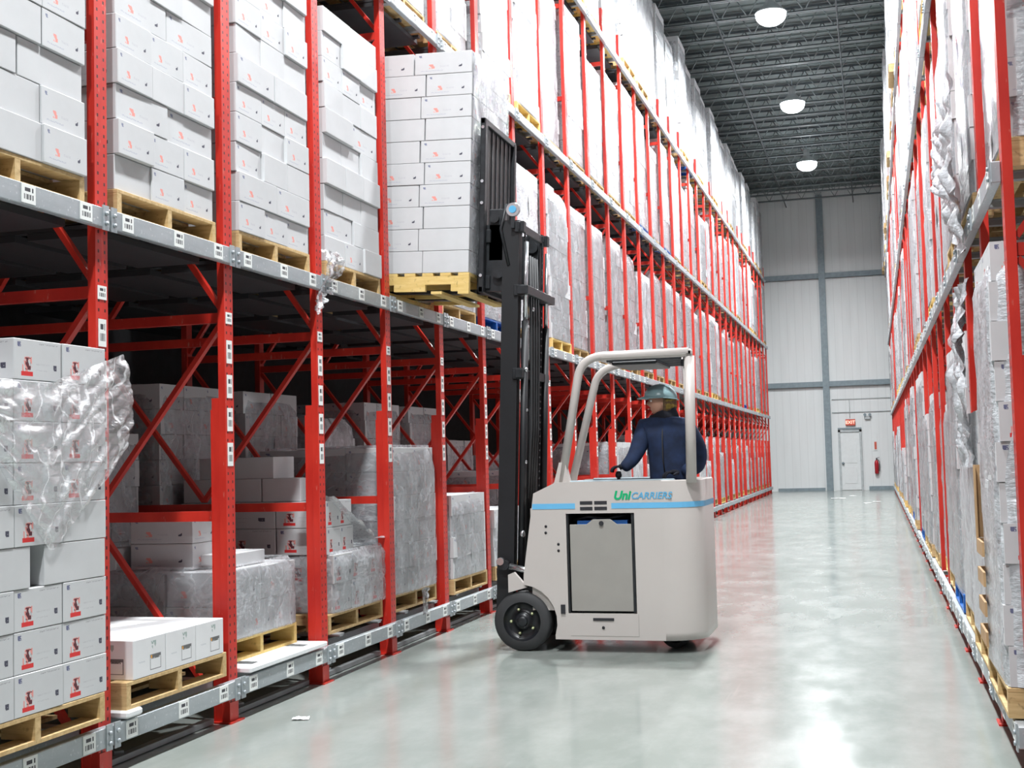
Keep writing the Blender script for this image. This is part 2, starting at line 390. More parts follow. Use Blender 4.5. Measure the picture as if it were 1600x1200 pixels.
# emergency lamp, extinguisher, sign
el = empty('emergency_light', (-.26, YW-.06, 2.66)); tag(el, 'small white emergency lamp beside the EXIT sign on the end wall', 'lamp')
b = MB(); b.box(-.10, .10, -.04, .04, 0, .12); b.build('case', 'trim', el, bevel=.01)
for x in (-.09, .09):
    b = MB(); b.lathe([(.02, -.02), (.05, .0), (.055, -.05)], (x, -.04, .17), 'Y', 12); b.build('lamp_head', 'steel', el)
fx = empty('fire_extinguisher', (.0, YW-.11, .60)); tag(fx, 'red fire extinguisher hanging on the end wall right of the door', 'fire extinguisher')
b = MB(); b.lathe([(.05, 0), (.075, .02), (.078, .42), (.06, .48), (.025, .52)], n=18); b.build('tank', 'extred', fx)
b = MB(); b.tube([(0, 0, .52), (0, 0, .58)], .02); b.bar((-.02, 0, .58), (.11, 0, .62), .02, .015); b.build('valve', 'ink', fx)
b = MB(); b.tube([(.02, -.02, .56), (.11, -.03, .45), (.10, -.03, .2), (.09, -.03, .1)], .012, 8); b.build('hose', 'ink', fx)
b = MB(); b.box(-.05, .05, .078, .11, .2, .5); b.build('wall_bracket', 'steel', fx)
sg = empty('wall_sign', (-.01, YW-.02, 1.48)); tag(sg, 'narrow white sign with red print above the fire extinguisher', 'sign')
b = MB(); b.box(-.07, .07, -.01, .01, 0, .36); b.build('sign_plate', 'paper', sg)
b = MB(); b.box(-.04, .04, -.016, -.01, .04, .32); b.build('red_print', 'sign_red', sg)

# roof joists: open-web steel, running across the aisle
def joist():
    b = MB(); x0, x1 = -9.5, 5.5; zb, zt = 10.98, 11.55
    for s in (-1, 1):
        b.box(x0, x1, s*.012+(0 if s > 0 else -.05), s*.012+(.05 if s > 0 else 0), zb, zb+.012, 1)
        b.box(x0, x1, s*.012+(0 if s > 0 else -.006), s*.012+(.006 if s > 0 else 0), zb, zb+.05, 0)
    b.box(x0, x1, -.06, .06, zt-.012, zt, 0); b.box(x0, x1, -.018, .018, zt-.05, zt, 0)
    n = 25; dx = (x1-x0)/n
    for i in range(n):
        xa = x0+i*dx
        b.tube([(xa, 0, zb+.02), (xa+dx/2, 0, zt-.02)], .014, 5, mi=1); b.tube([(xa+dx/2, 0, zt-.02), (xa+dx, 0, zb+.02)], .014, 5, mi=1)
    return b.mesh('roof_joist', ['joist', 'joist_l'])
jm = joist(); k = 0; y = 14.0
while y < YW:
    tag(put('roof_joist', jm, loc=(0, y, 0)), kind='structure'); y += 1.22
b = MB(); b.tube([(-3.0, 10, 10.96), (-2.95, YW, 10.96)], .02, 6); b.tube([(-.4, 10, 10.96), (-.45, YW, 10.96)], .02, 6); b.box(-6, -5.9, 10, YW, 10.9, 10.97); struct(b, 'trim_5', 'joist')
b = MB()
for i in range(60): b.box(-9.5, 5.5, 13+i*.61, 13.05+i*.61, CEIL-.04, CEIL)
struct(b, 'trim_6', 'deck')

# high bay lamps
def make_lamp():
    r = empty('high_bay_lamp')
    b = MB(); b.lathe([(.05, .42), (.09, .40), (.10, .22), (.13, .18), (.30, .02), (.33, -.02), (.31, -.02), (.12, .14), (.02, .16)], n=28); b.build('reflector_housing', 'trim', r)
    b = MB(); b.lathe([(.30, -.015), (.31, -.07), (.295, -.13), (.25, -.19), (.17, -.24), (.08, -.262), (0, -.266)], n=28); b.build('diffuser', 'glow', r)
    b = MB(); b.tube([(0, 0, .42), (0, 0, CEIL-LAMP_Z-.02)], .012, 8); b.build('hanging_rod', 'steel', r)
    return r
lamp0 = make_lamp(); index_kids()
LN = ['out of frame behind the camera', 'overhead near the camera', 'over the forklift', 'just beyond the forklift', 'largest, at the top edge of the photo',
      'middle one of the three in the photo', 'smallest and lowest, nearest the end wall']
for i, y in enumerate(LAMP_YS):
    if i < 4 and y < 24: 
        o = copy_tree(lamp0)
    else:
        o = copy_tree(lamp0)
    o.location = (LAMP_X, y, LAMP_Z); tag(o, 'glowing round high bay lamp, '+LN[i], 'ceiling lamp', 'high bay lamps over the aisle')
for c in kids(lamp0): bpy.data.objects.remove(c)
bpy.data.objects.remove(lamp0)

# ------------------------------------------------------------------ pallets
def pallet_meshes(wk):
    out = []
    b = MB()
    for i in range(7): 
        x = -.6+i*(1.2-.11)/6; b.box(x, x+.11, -.51, .51, .118, .138)
    out.append(('deck_board', b.mesh('deck_board', wk, bevel=.002)))
    for yy in (-.49, 0, .49):
        b = MB(); z0, z1 = .018, .118
        b.box(-.6, .6, yy-.02, yy+.02, z0+.045, z1)
        for a, c in ((-.6, -.42), (-.16, .16), (.42, .6)): b.box(a, c, yy-.02, yy+.02, z0, z0+.045)
        out.append(('stringer', b.mesh('stringer', wk)))
    b = MB()
    for x in (-.6, -.33, .22, .49): b.box(x, x+.11, -.51, .51, 0, .018)
    out.append(('bottom_board', b.mesh('bottom_board', wk)))
    return out
PAL = {k: pallet_meshes(k) for k in ('wood', 'wood_y', 'blue')}
def one_pallet(wk):
    b = MB()
    for i in range(7): x = -.6+i*(1.2-.11)/6; b.box(x, x+.11, -.51, .51, .118, .138)
    for yy in (-.49, 0, .49):
        b.box(-.6, .6, yy-.02, yy+.02, .063, .118)
        for a, c in ((-.6, -.42), (-.16, .16), (.42, .6)): b.box(a, c, yy-.02, yy+.02, .018, .063)
    for x in (-.6, -.33, .22, .49): b.box(x, x+.11, -.51, .51, 0, .018)
    return b.mesh('wooden_pallet', wk)
PAL1 = {k: one_pallet(k) for k in ('wood', 'wood_y', 'blue')}
def pallet(x, y, z, label, group, parts=True, wk='wood', rz=0, rot=None):
    nm = 'plastic_pallet' if wk == 'blue' else 'wooden_pallet'
    if parts:
        r = empty(nm, (x, y, z), rz)
        for n, me in PAL[wk]: put(n, me, r)
    else: r = put(nm, PAL1[wk], loc=(x, y, z)); r.rotation_euler = (0, 0, rz)
    return tag(r, label, 'pallet', group)

# ------------------------------------------------------------------ cartons
def carton_mesh(sx, sy, sz, mat):
    b = MB(); b.box(-sx/2, sx/2, -sy/2, sy/2, 0, sz); b.bm.faces.ensure_lookup_table()
    return b.mesh('carton', mat, bevel=.003)
CM = {}
NCART = 0
def carton(x, y, z, sx, sy, sz, mat, label, group, rz=0, parent=None):
    global NCART
    key = (round(sx, 3), round(sy, 3), round(sz, 3), mat)
    if key not in CM: CM[key] = carton_mesh(*key)
    NCART += 1
    o = put('carton', CM[key], loc=(x, y, z)); o.rotation_euler = (0, 0, rz)
    return tag(o, label, 'carton', group)
LAY = ['bottom layer', 'second layer', 'third layer', 'fourth layer', 'fifth layer', 'sixth layer', 'seventh layer', 'eighth layer', 'ninth layer', 'tenth layer', 'eleventh layer']
def carton_stack(xf, y0, z0, layers, where, group, wy=1.03, h=.19, sx=.40, deep=(1.18), rear=True, pats='AB', jit=.008, mats=('c_small', 'c_small', 'c_plain'), ntop=True):
    """separate cartons: the row facing the aisle (+X) and, behind its near end, the side seen from the camera (-Y)"""
    top = z0+layers*h
    for L in range(layers):
        z = z0+L*h; pat = pats[L % len(pats)]
        n = 3 if pat == 'A' else 2
        wz = wy/n
        nm = ('near column', 'middle column', 'far column') if n == 3 else ('near column', 'far column')
        dx = random.uniform(-jit, jit)
        for i in range(n):
            gap = .004 if n == 3 else .012
            m_ = random.choice(mats)
            carton(xf-sx/2+dx+random.uniform(-jit, jit), y0+wz*(i+.5)+random.uniform(-.004, .004), z, sx, wz-gap, h-.003, m_,
                   'white carton, %s, %s, %s' % (LAY[L], nm[i], where), group, random.uniform(-.012, .012))
        if rear:
            rest = deep-sx; q = 1 if L % 2 else 2
            for j in range(q):
                ln = rest/q; cx = xf-sx-ln*(j+.5)
                nm2 = 'inner side' if j == 0 else 'innermost side'
                carton(cx-.004, y0+.19+random.uniform(0, .01), z, ln-.006, .38, h-.003, random.choice(mats),
                       'white carton, %s, %s, %s' % (LAY[L], nm2, where), group, random.uniform(-.01, .01))

# ------------------------------------------------------------------ wrapped loads (one unit: cartons under stretch film)
def vnoise(seed):
    rr = random.Random(seed); ph = [(rr.uniform(0, 6.28), rr.uniform(0, 6.28), rr.uniform(2, 9), rr.uniform(2, 9)) for _ in range(6)]
    return lambda a, c: sum(math.sin(a*f1+p1+1.7*math.sin(c*f2+p2)) for p1, p2, f1, f2 in ph)/6
def load_meshes(layers, seed, h=.19, top_drop=0, mat='c_small'):
    rr = random.Random(seed); b = MB(); sx, sy = 1.18, 1.02
    H = layers*h
    for L in range(layers):
        pa = (L+seed) % 2; ny, nx = (3, 3) if pa == 0 else (2, 4)
        dx, dy = rr.uniform(-.012, .012), rr.uniform(-.012, .012)
        for i in range(ny):
            for j in range(nx):
                if 0 < i < ny-1 and 0 < j < nx-1 and L < layers-1: continue
                if L == layers-1 and top_drop and rr.random() < .35 and not (i == 0 and j == 0): continue
                cx = -sx/2+sx*(j+.5)/nx+dx; cy = -sy/2+sy*(i+.5)/ny+dy
                b.rbox((cx+rr.uniform(-.006, .006), cy, L*h+h/2), (sx/nx-.006, sy/ny-.006, h-.004), rr.uniform(-.01, .01), 1 if rr.random() < .3 else 0)
    cm = b.mesh('carton_stack', [mat, 'c_plain'])
    nz = vnoise(seed+5); b = MB(); nu, nv = 56, max(8, int(H/.085))
    def P(u, v):
        a = u*2*PI; ca, sa = math.cos(a), math.sin(a)
        e = .16; x = math.copysign(abs(ca)**e, ca)*sx/2; y = math.copysign(abs(sa)**e, sa)*sy/2
        z = .002+v*H
        o = .018+.012*nz(a*2, v*5)+.006*nz(a*9, v*14+2)
        if v > .93: o -= (v-.93)*1.1
        n_ = Vector((x, y, 0)).normalized()
        return (x+n_.x*o, y+n_.y*o, z+(.02*nz(a*3, 9) if v > .9 else 0))
    b.grid(P, nu, nv)
    fm = b.mesh('stretch_wrap', 'film' if seed % 3 else 'film_d', normals=False)
    return cm, fm, H
LOADS = {}
for Lr in range(3, 14):
    LOADS[Lr] = [load_meshes(Lr, Lr*10+s, top_drop=(s == 1)) for s in range(3)]
LOADS[15] = [load_meshes(11, 500+s, mat='c_logo') for s in range(3)]
NLOAD = 0
def wrapped_load(x, y, z, layers, label, group, v=None, rz=0):
    global NLOAD
    NLOAD += 1
    cm, fm, H = LOADS[layers][v if v is not None else random.randrange(3)]
    r = empty('wrapped_load', (x, y, z), rz+random.choice((0, PI))); put('carton_stack', cm, r); put('stretch_wrap', fm, r)
    tag(r, label, 'wrapped load', group); return H

# ------------------------------------------------------------------ racks
ZB = [(.15, .26), (2.74, 2.84), (5.31, 5.41), (7.79, 7.89)]      # load beams bottom, top
PW = .105
def card(parent, x, y, z, w=.10, h=.10, side=1, name='location_card'):
    b = MB(); P = [(x, y, z), (x, y+w, z), (x, y+w, z+h), (x, y, z+h)]
    q = [b.bm.verts.new(p) for p in P]; r = [b.bm.verts.new((p[0]+side*.003, p[1], p[2])) for p in P]
    f = b.bm.faces.new(r)
    for l, uvv in zip(f.loops, ((0, 0), (1, 0), (1, 1), (0, 1))): l[b.uv].uv = uvv
    b.bm.faces.new(q[::-1])
    for i in range(4): b.bm.faces.new((q[i], q[(i+1) % 4], r[(i+1) % 4], r[i]))
    return b.build(name, 'cardl', parent)
def make_frame(depth, side, cards, top=8.35, near=True):
    """upright frame; local origin at the floor on the aisle face, far edge; side=+1 aisle lies at +X"""
    s = side; r = empty('upright_frame')
    def X(a): return -a*s
    def bx(b, a0, a1, y0, y1, z0, z1): b.box(min(X(a0), X(a1)), max(X(a0), X(a1)), y0, y1, z0, z1)
    b = MB(); t = .012                                # C section post, origin at its centre for the hole pattern
    bx(b, 0, t, -PW/2, PW/2, .01, top); bx(b, t, .045, -PW/2, -PW/2+t, .01, top); bx(b, t, .045, PW/2-t, PW/2, .01, top)
    b.build('front_post', 'red_holes', r, loc=(0, -PW/2, 0))
    b = MB(); bx(b, .0455, .092, -PW, 0, .01, 1.93); bx(b, .092, .098, -PW-.004, -.0, .01, 1.86); b.build('post_reinforcement', 'red', r)
    b = MB(); bx(b, depth-.05, depth, -PW+.01, -.01, .01, top); b.build('rear_post', 'red', r)
    b = MB(); bx(b, -.03, .14, -PW-.03, .03, 0, .01); bx(b, -.006, .0, -PW, 0, .01, .12); b.build('foot_plate', 'red', r)
    zs = [1.22, 2.42, 3.75, 5.0, 6.25, 7.5]; ym = -PW/2; mid = depth/2; rear = depth-.05
    for z in zs:
        b = MB(); b.box(min(X(.046 if z > 1.9 else .099), X(rear)), max(X(.046 if z > 1.9 else .099), X(rear)), ym-.02, ym+.02, z-.03, z+.03); b.build('horizontal_brace', 'red', r)
    dg = [((.10, .10), (mid, 1.17)), ((mid, 1.27), (.05, 2.38)), ((mid, 1.27), (rear, 2.38)), ((rear, .10), (mid, 1.17)), ((.05, 2.48), (mid, 3.70)), ((rear, 2.48), (mid, 3.70)),
          ((mid, 3.80), (.05, 4.95)), ((mid, 3.80), (rear, 4.95)), ((.05, 5.05), (mid, 6.2)), ((rear, 5.05), (mid, 6.2))]
    for (a0, z0), (a1, z1) in dg:
        b = MB(); b.bar((X(a0), ym, z0), (X(a1), ym, z1), .03, .04, (0, 1, 0)); b.build('diagonal_brace', 'red', r)
    if cards:
        x = .0005*s
        card(r, x, -.09, 2.38-.0, .075, .07, s)
        for z in (2.14, 1.93, 1.73, 1.52): card(r, x, -.085, z, .065, .14, s)
    return r
def make_beam(side, cards, L=DY-.012):
    """load beam spanning one bay: local origin at the near end of the beam, aisle face, beam bottom"""
    s = side; r = empty('load_beam')
    b = MB(); h = .10
    b.box(min(0, s*.045), max(0, s*.045), 0, L, 0, h)
    b.build('beam', 'galv', r, bevel=.004)
    for y in (.004, L-.054):
        b = MB(); b.box(min(s*.045, s*.052), max(s*.045, s*.052), y, y+.05, -.015, h+.012)
        for z in (.02, .07): b.lathe([(.011, s*.052), (.011, s*.062), (0, s*.064)], (0, y+.025, z), 'X', 8)
        b.build('end_connector', 'galv', r)
    if cards:
        for y in (.16, .66, 1.10): card(r, s*.0455, y-.05, .008, .10, .088, s)
    return r
NB = 32                                       # bays on each side
fp = {}
fp['L'] = make_frame(1.85, 1, True); fp['R'] = make_frame(1.85, -1, False)
bp = {'L': make_beam(1, True), 'R': make_beam(-1, True), 'L0': make_beam(1, False)}
index_kids()
for k in range(-1, NB+1):
    y = YL0+k*DY
    o = copy_tree(fp['L']); o.location = (XL, y, 0)
    tag(o, 'red perforated upright frame, %s from the left along the left rack' % ORD[k+1], 'rack upright', 'red uprights of the left rack')
for k in range(0, NB+1):
    y = YR0+k*DY
    o = copy_tree(fp['R']); o.location = (XR, y, 0)
    tag(o, 'red upright frame, %s from the camera along the right rack' % ORD[k], 'rack upright', 'red uprights of the right rack')
for k in range(-1, NB):
    for L in range(4):
        y = YL0+k*DY-PW/2+.006
        o = copy_tree(bp['L' if k < 12 else 'L0']); o.location = (XL+.001, y, ZB[L][0])
        tag(o, 'grey %s shelf beam across the %s bay of the left rack' % (LEV[L], ORD[k+1]), 'rack beam', 'grey shelf beams of the left rack')
for k in range(-1 if YR0 > 6 else 0, NB):
    for L in range(4):
        y = YR0+k*DY-PW/2+.006
        if k < 0: continue
        o = copy_tree(bp['R']); o.location = (XR-.001, y, ZB[L][0])
        tag(o, 'grey %s shelf beam across the %s bay of the right rack' % (LEV[L], ORD[k]), 'rack beam', 'grey shelf beams of the right rack')
for p in list(fp.values())+list(bp.values()):
    for c in kids(p): bpy.data.objects.remove(c)
    bpy.data.objects.remove(p)
# support rails that run back into the rack under the pallets
def rail_mesh(L, s, z0, z1):
    b = MB(); b.box(min(0, -s*L), max(0, -s*L), -.03, .03, z0, z1-.008); b.box(min(0, -s*L), max(0, -s*L), -.05, .05, z1-.008, z1); return b.mesh('pallet_rail', 'rail')
RM = {}
for s in (1, -1):
    for L in range(4): RM[(s, L)] = rail_mesh(2.4, s, -.04 if L else -.02, 0.0)
for k in range(-1, 9):
    for L in range(4):
        zt = ZB[L][1]+(.04 if L == 0 else 0.0)
        for q, off in enumerate((.24, .96)):
            o = put('pallet_rail', RM[(1, L)], loc=(XL-.002, YL0+k*DY+off, zt))
            tag(o, 'grey %s pallet rail, %s side of the %s bay, left rack' % (LEV[L], ('near', 'far')[q], ORD[k+1]), 'rack rail', 'rails under the pallets of the left rack')
def rail_pair(s):
    b = MB()
    for y in (.24, .96): b.box(min(0, -s*1.3), max(0, -s*1.3), y-.03, y+.03, -.04, -.008); b.box(min(0, -s*1.3), max(0, -s*1.3), y-.05, y+.05, -.008, 0)
    return b.mesh('pallet_rail_pair', 'rail')
RP = {1: rail_pair(1), -1: rail_pair(-1)}
for s, k0, x, y0, side in ((1, 9, XL-.002, YL0, 'left'), (-1, 0, XR+.002, YR0, 'right')):
    for k in range(k0, NB):
        for L in range(4):
            o = put('pallet_rail_pair', RP[s], loc=(x, y0+k*DY, ZB[L][1]))
            tag(o, 'grey %s rail pair under the pallet in the %s bay of the %s rack' % (LEV[L], ORD[k+1 if s > 0 else k], side), 'rack rail', 'rail pairs of the %s rack' % side)
cb = MB()  # dark slats added to hide the lit pallet wood and block light beneath
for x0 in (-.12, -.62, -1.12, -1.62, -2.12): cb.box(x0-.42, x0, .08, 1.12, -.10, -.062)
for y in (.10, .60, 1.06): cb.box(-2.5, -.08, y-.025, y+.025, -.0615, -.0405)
SHADE_CART = cb.mesh('shade_cart_frame', 'cart')
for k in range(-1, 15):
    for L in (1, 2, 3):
        o = put('added_shade_cart', SHADE_CART, loc=(XL, YL0+k*DY, ZB[L][1]))
        tag(o, 'added dark steel cart to shade under the %s pallets of the %s bay, left rack' % (LEV[L], ORD[k+1]), 'shading cart', 'added dark carts shading under the pallets of the left rack')
# long floor-level rails: inner stepped beam
for k in range(-1, 9):
    b = MB(); b.box(XL-.14, XL-.095, YL0+k*DY+.02, YL0+(k+1)*DY-.125, .20, .262)
    tag(b.build('inner_beam', 'galv'), 'grey floor-level inner beam behind the %s front beam of the left rack' % ORD[k+1], 'rack beam', 'inner beams of the left rack')
for k in range(0, 9):
    b = MB(); b.bar((XL-.12, YL0+k*DY+.25, .03), (XL-.8, YL0+k*DY+.9, .03), .05, .04); b.bar((XL-.10, YL0+k*DY+.05, .02), (XL-.10, YL0+(k+1)*DY-.15, .02), .05, .03)
    tag(b.build('floor_strut', 'rail'), 'grey strut on the floor under the %s bay of the left rack' % ORD[k+1], 'strut', 'floor struts under the left rack')

LZ = [.30, 2.84, 5.41, 7.89]
BY = lambda k: YL0+k*DY+.60
def lbay(k): return ORD[k+1]
# ---- near stacks of separate cartons
# floor level, first bay (left edge of the photo)
xf = -3.66
pallet(xf-.60, 4.90, .30, 'wooden pallet under the tall carton stack at the left edge', 'pallets on the left rack')
yy = [5.43-.345*i for i in range(4)]
for L in range(9):
    z = .44+L*.1865
    for i, y1 in enumerate(yy[:3] if L != 3 else []):
        if L == 8 and i == 2: continue
        nm = ('right column', 'middle column', 'left column')[i]
        mt = 'c_logo' if L != 4 or i else 'c_plain'
        carton(xf-.20+random.uniform(-.004, .004), y1-.1725, z, .40, .341, .184, mt, 'white carton with red emblem, %s, %s, stack at left edge' % (LAY[L], nm), 'cartons in the stack at the left edge', random.uniform(-.008, .008))
    if L == 3:
        carton(xf-.2, 5.43-.245, z, .40, .47, .184, 'c_plain', 'wide plain carton, fourth layer, right, stack at left edge', 'cartons in the stack at the left edge')
        carton(xf-.2, 5.43-.86, z, .40, .56, .184, 'c_plain', 'wide plain carton, fourth layer, left, stack at left edge', 'cartons in the stack at the left edge')
    if L >= 7:
        for j in (1,): carton(xf-.62, 5.43-.34, z, .40, .68, .184, 'c_plain', 'white carton, %s, back row, stack at left edge' % LAY[L], 'cartons in the stack at the left edge')
# floor level, second bay: one low layer of long boxes
xf = -3.69
pallet(xf-.60, 6.15, .30, 'wooden pallet under the low layer of white boxes', 'pallets on the left rack')
for j in range(3):
    for i in range(3 if j == 0 else 3):
        carton(xf-.19-j*.385, 5.70+.155+i*.31, .44, .38, .305, .20, 'c_box', 'white box with black label print, %s row, %s in the low single layer' % (('front', 'middle', 'back')[j], ('near', 'middle', 'far')[i]), 'boxes in the low single layer', 0)
b = MB(); b.box(xf-.30, xf+.02, 5.62, 5.76, .262, .30); tag(b.build('foam_board', 'white_board', bevel=.01), 'white board end sticking out under the low box pallet', 'board')
b = MB(); b.box(XL-.28, XL+.06, 6.94, 8.05, .268, .30); tag(b.build('foam_board', 'white_board', bevel=.006), 'long white board lying on the rail in front of grey wrapped pallet', 'board')
# third bay: low wrapped stack with two loose box columns
xf = -3.88
pallet(xf-.60, 7.47, .30, 'yellow pallet under the low grey wrapped stack', 'pallets on the left rack', wk='wood_y')
carton_stack(xf, 6.97, .44, 2, 'low grey wrapped stack in third bay', 'cartons in the low wrapped stack', wy=1.0, h=.215, mats=('c_small',), pats='AB')
for q in range(2): carton(xf-.50, 7.02+.22, .875+q*.165, .44, .30, .162, 'c_small', 'white carton, %s of the pair on the low grey wrapped stack' % ('lower', 'upper')[q], 'loose cartons on the low wrapped stack', .02)
carton(xf-.24, 7.45, .875, .30, .5, .085, 'c_plain', 'flat white carton lying on the low grey wrapped stack', 'loose cartons on the low wrapped stack')
carton(xf-.90, 7.10, .875, .26, .26, .14, 'c_plain', 'small grey open carton beside the pair on the low wrapped stack', 'loose cartons on the low wrapped stack', .1)
# fourth bay: two tiers
xf = -3.80
pallet(xf-.60, BY(2)+.06, .30, 'wooden pallet under the two-tier carton stack behind the third post', 'pallets on the left rack')
carton_stack(xf, 8.42, .44, 2, 'two-tier stack in fourth bay', 'cartons in the two-tier stack', h=.21, mats=('c_logo',), pats='AA')
carton_stack(xf-.04, 8.40, .86, 2, 'upper tier of the two-tier stack in fourth bay', 'cartons in the two-tier stack', wy=.50, h=.195, mats=('c_logo',), pats='B')
for q, (x, y) in enumerate(((-4.95, 8.6), (-4.62, 8.6), (-4.30, 8.6))): carton(x+.1, y, 1.25, .31, .36, .17, 'c_plain', 'plain white carton, lower row, %s, on top of the two-tier stack' % ('left', 'middle', 'right')[q], 'plain cartons topping the two-tier stack')
for q, x in enumerate((-4.72, -4.42)): carton(x, 8.6, 1.42, .31, .34, .16, 'c_plain', 'plain white carton, upper row, %s, on top of the two-tier stack' % ('left', 'right')[q], 'plain cartons topping the two-tier stack')
# fifth bay
xf = -3.79
pallet(xf-.60, BY(3), .30, 'wooden pallet under the tall white stack behind the fourth post', 'pallets on the left rack')
carton_stack(xf, BY(3)-.51, .44, 6, 'tall stack in fifth bay', 'cartons in the fifth-bay stack', h=.20, mats=('c_small',), pats='AAB')
# second level, first three bays and the fourth
for k, where, m_ in ((-1, 'leftmost upper stack', ('c_small', 'c_small', 'c_plain')), (0, 'upper stack between first two posts', ('c_small', 'c_small', 'c_plain')), (1, 'upper stack between second and third posts', ('c_small', 'c_plain')), (2, 'upper stack left of the raised load', ('c_small', 'c_plain'))):
    xf = XL+.0; y0 = BY(k)-.51
    pallet(xf-.60, BY(k), LZ[1], 'wooden pallet under the %s' % where, 'pallets on the left rack', wk='wood' if k != 1 else 'wood')
    carton_stack(xf, y0, LZ[1]+.14, 10, where, 'cartons in the '+where, h=.188, wy=1.02, rear=(k >= 0), pats='AAB' if k < 1 else 'ABAA', mats=m_, jit=.012)
# orange block on the pallet of bay 0
# ---- wrapped loads on the left rack
for k in range(-1, NB):
    for L in range(4):
        if L == 0 and k < 4: continue
        if L == 1 and k < 4: continue
        if L >= 2 and k < 1: continue
        if L == 0:
            n = random.choice((3, 4, 5, 6, 7, 8, 5)) if k > 4 else 4
            if 7 <= k <= 9: n = 4
        elif L == 1: n = random.choice((9, 10, 10))
        elif L == 2: n = random.choice((8, 9, 10, 11, 11)); n = 8 if k in (4, 5, 6) else n
        else: n = random.choice((11, 12, 12, 13))
        over = random.choice((-.07, -.06, -.05, -.04, -.03, .015)) if L < 3 else random.uniform(-.05, .05)
        x = XL+over-.60; y = BY(k)+random.uniform(-.02, .02)
        wk = 'wood' if random.random() < .85 else 'wood_y'
        if (k, L) in ((12, 2), (17, 3), (5, 1), (25, 1), (14, 2)): wk = 'blue'
        zz = LZ[L]-(.04 if L == 0 and k > 8 else 0)
        pallet(x, y, zz, '%s pallet, %s, in the %s bay of the left rack' % ('blue' if wk == 'blue' else 'wooden', LEV[L], lbay(k)), 'pallets on the left rack', parts=k < 14, wk=wk)
        wrapped_load(x, y, zz+.14, n, '%s-high white wrapped load, %s, %s bay of the left rack' % (('low', 'medium', 'tall')[(n > 5)+(n > 8)], LEV[L], lbay(k)), 'wrapped loads on the left rack')
# second row of loads deeper in the left rack
deep = {0: [(0, 8), (1, 7), (2, 9), (3, 9), (4, 8), (5, 9), (6, 9), (7, 7), (8, 6)], 1: [(-1, 9), (0, 10), (1, 10), (2, 10), (3, 10), (4, 10)], 2: [(1, 9), (2, 9), (3, 9)]}
for L, lst in deep.items():
    for k, n in lst:
        x = -5.10-.60; y = BY(k)
        pallet(x, y, LZ[L], 'wooden pallet in shadow, %s, inner row behind the %s bay, left rack' % (LEV[L], lbay(k)), 'inner pallets of the left rack', parts=False)
        wrapped_load(x, y, LZ[L]+.14, n, 'shaded wrapped load, %s, inner row behind the %s bay, left rack' % (LEV[L], lbay(k)), 'inner wrapped loads of the left rack')
# ---- right rack
for k in range(0, NB):
    for L in range(4):
        y = YR0+k*DY+.60
        if L == 0: n = 11 if k in (1, 2) else random.choice((10, 11, 9, 4, 8, 10, 11, 6))
        elif L == 3: n = random.choice((11, 12, 13))
        else: n = random.choice((10, 11, 11, 10, 9))
        if L == 0 and k < 3: n = (11, 7, 10)[k]
        over = random.uniform(-.05, .05) if L < 3 else random.uniform(-.02, .14)
        if L == 0 and k < 3: over = (.07, .05, .02)[k]
        x = XR-over+.60
        wk = 'wood' if random.random() < .8 else 'wood_y'
        if L == 0 and k in (3, 9, 10, 13): wk = 'blue'
        pallet(x, y, LZ[L]-(.04 if L == 0 else 0), '%s pallet, %s, in the %s bay of the right rack' % ('blue' if wk == 'blue' else 'wooden', LEV[L], ORD[k]), 'pallets on the right rack', parts=k < 6, wk=wk)
        if n > 11 and L < 3: n = 11
        if L == 0 and k in (0, 8, 9, 11): n = 15
        wrapped_load(x, y, LZ[L]+(.10 if L == 0 else .14), n, '%s-high white wrapped load, %s, %s bay of the right rack' % (('low', 'medium', 'tall')[(n > 5)+(n > 8)], LEV[L], ORD[k]), 'wrapped loads on the right rack')

# ------------------------------------------------------------------ loose crumpled film
def crumple(name, label, fn, nu, nv, amp, seed, mat='film_c', group=None, dirv=(1, 0, 0)):
    rr = random.Random(seed); nz = vnoise(seed); n2 = vnoise(seed+9); D = Vector(dirv).normalized()
    b = MB()
    def P(u, v):
        p = Vector(fn(u, v)); k = abs(nz(u*3+1.5*v, v*2.5))*1.5+.22*abs(n2(u*8, v*7+u*3))
        return p+D*(amp*k)+Vector((0, rr.uniform(-1, 1)*amp*.04, rr.uniform(-1, 1)*amp*.04))
    b.grid(P, nu, nv); o = b.build(name, mat, normals=False); return tag(o, label, 'plastic film', group)
def drape(u, v):        # hangs over the upper aisle face of the first stack, V shaped lower edge
    y = 4.55+1.02*u
    top = 2.10 if u < .35 else 2.10-.0*(u-.35)
    low = 1.72-1.1*u*1.0 if u < .32 else 1.37-.0*u
    t = u
    tip = .42; lowz = 1.62-(.47*(t/tip) if t < tip else .47*(1-((t-tip)/(1-tip))**1.1))
    topz = 1.92+.18*max(0, (t-.4)/.6)
    return (-3.652+.02*math.sin(v*3.1), y+(.05*max(0, t-.72)/.28*math.sin(v*PI*.9)), topz+(lowz-topz)*v)
crumple('stretch_film', 'loose crumpled clear film draped over the stack at the left edge', drape, 70, 60, .022, 3)
crumple('stretch_film', 'small torn film tuft on the beam at the third post', lambda u, v: (XL+.055+.03*math.sin(v*6), 8.02+.26*u+.05*math.sin(v*5), 3.02-.30*v-.30*max(0, .6-u)*v), 22, 26, .05, 11)
crumple('stretch_film', 'torn film hanging over the second-level beam of the right rack', lambda u, v: (XR-.09-.03*math.sin(v*4), YR0+1.2+1.6*u, 3.65-1.05*v*(1-.45*u)), 34, 34, .07, 21, 'film_d', dirv=(-1, 0, 0))
crumple('stretch_film', 'scrap of film stuck to the red post right of the mast', lambda u, v: (XL+.006, 12.02+.2*u, 4.55-.25*v+.2*u), 14, 14, .05, 31)
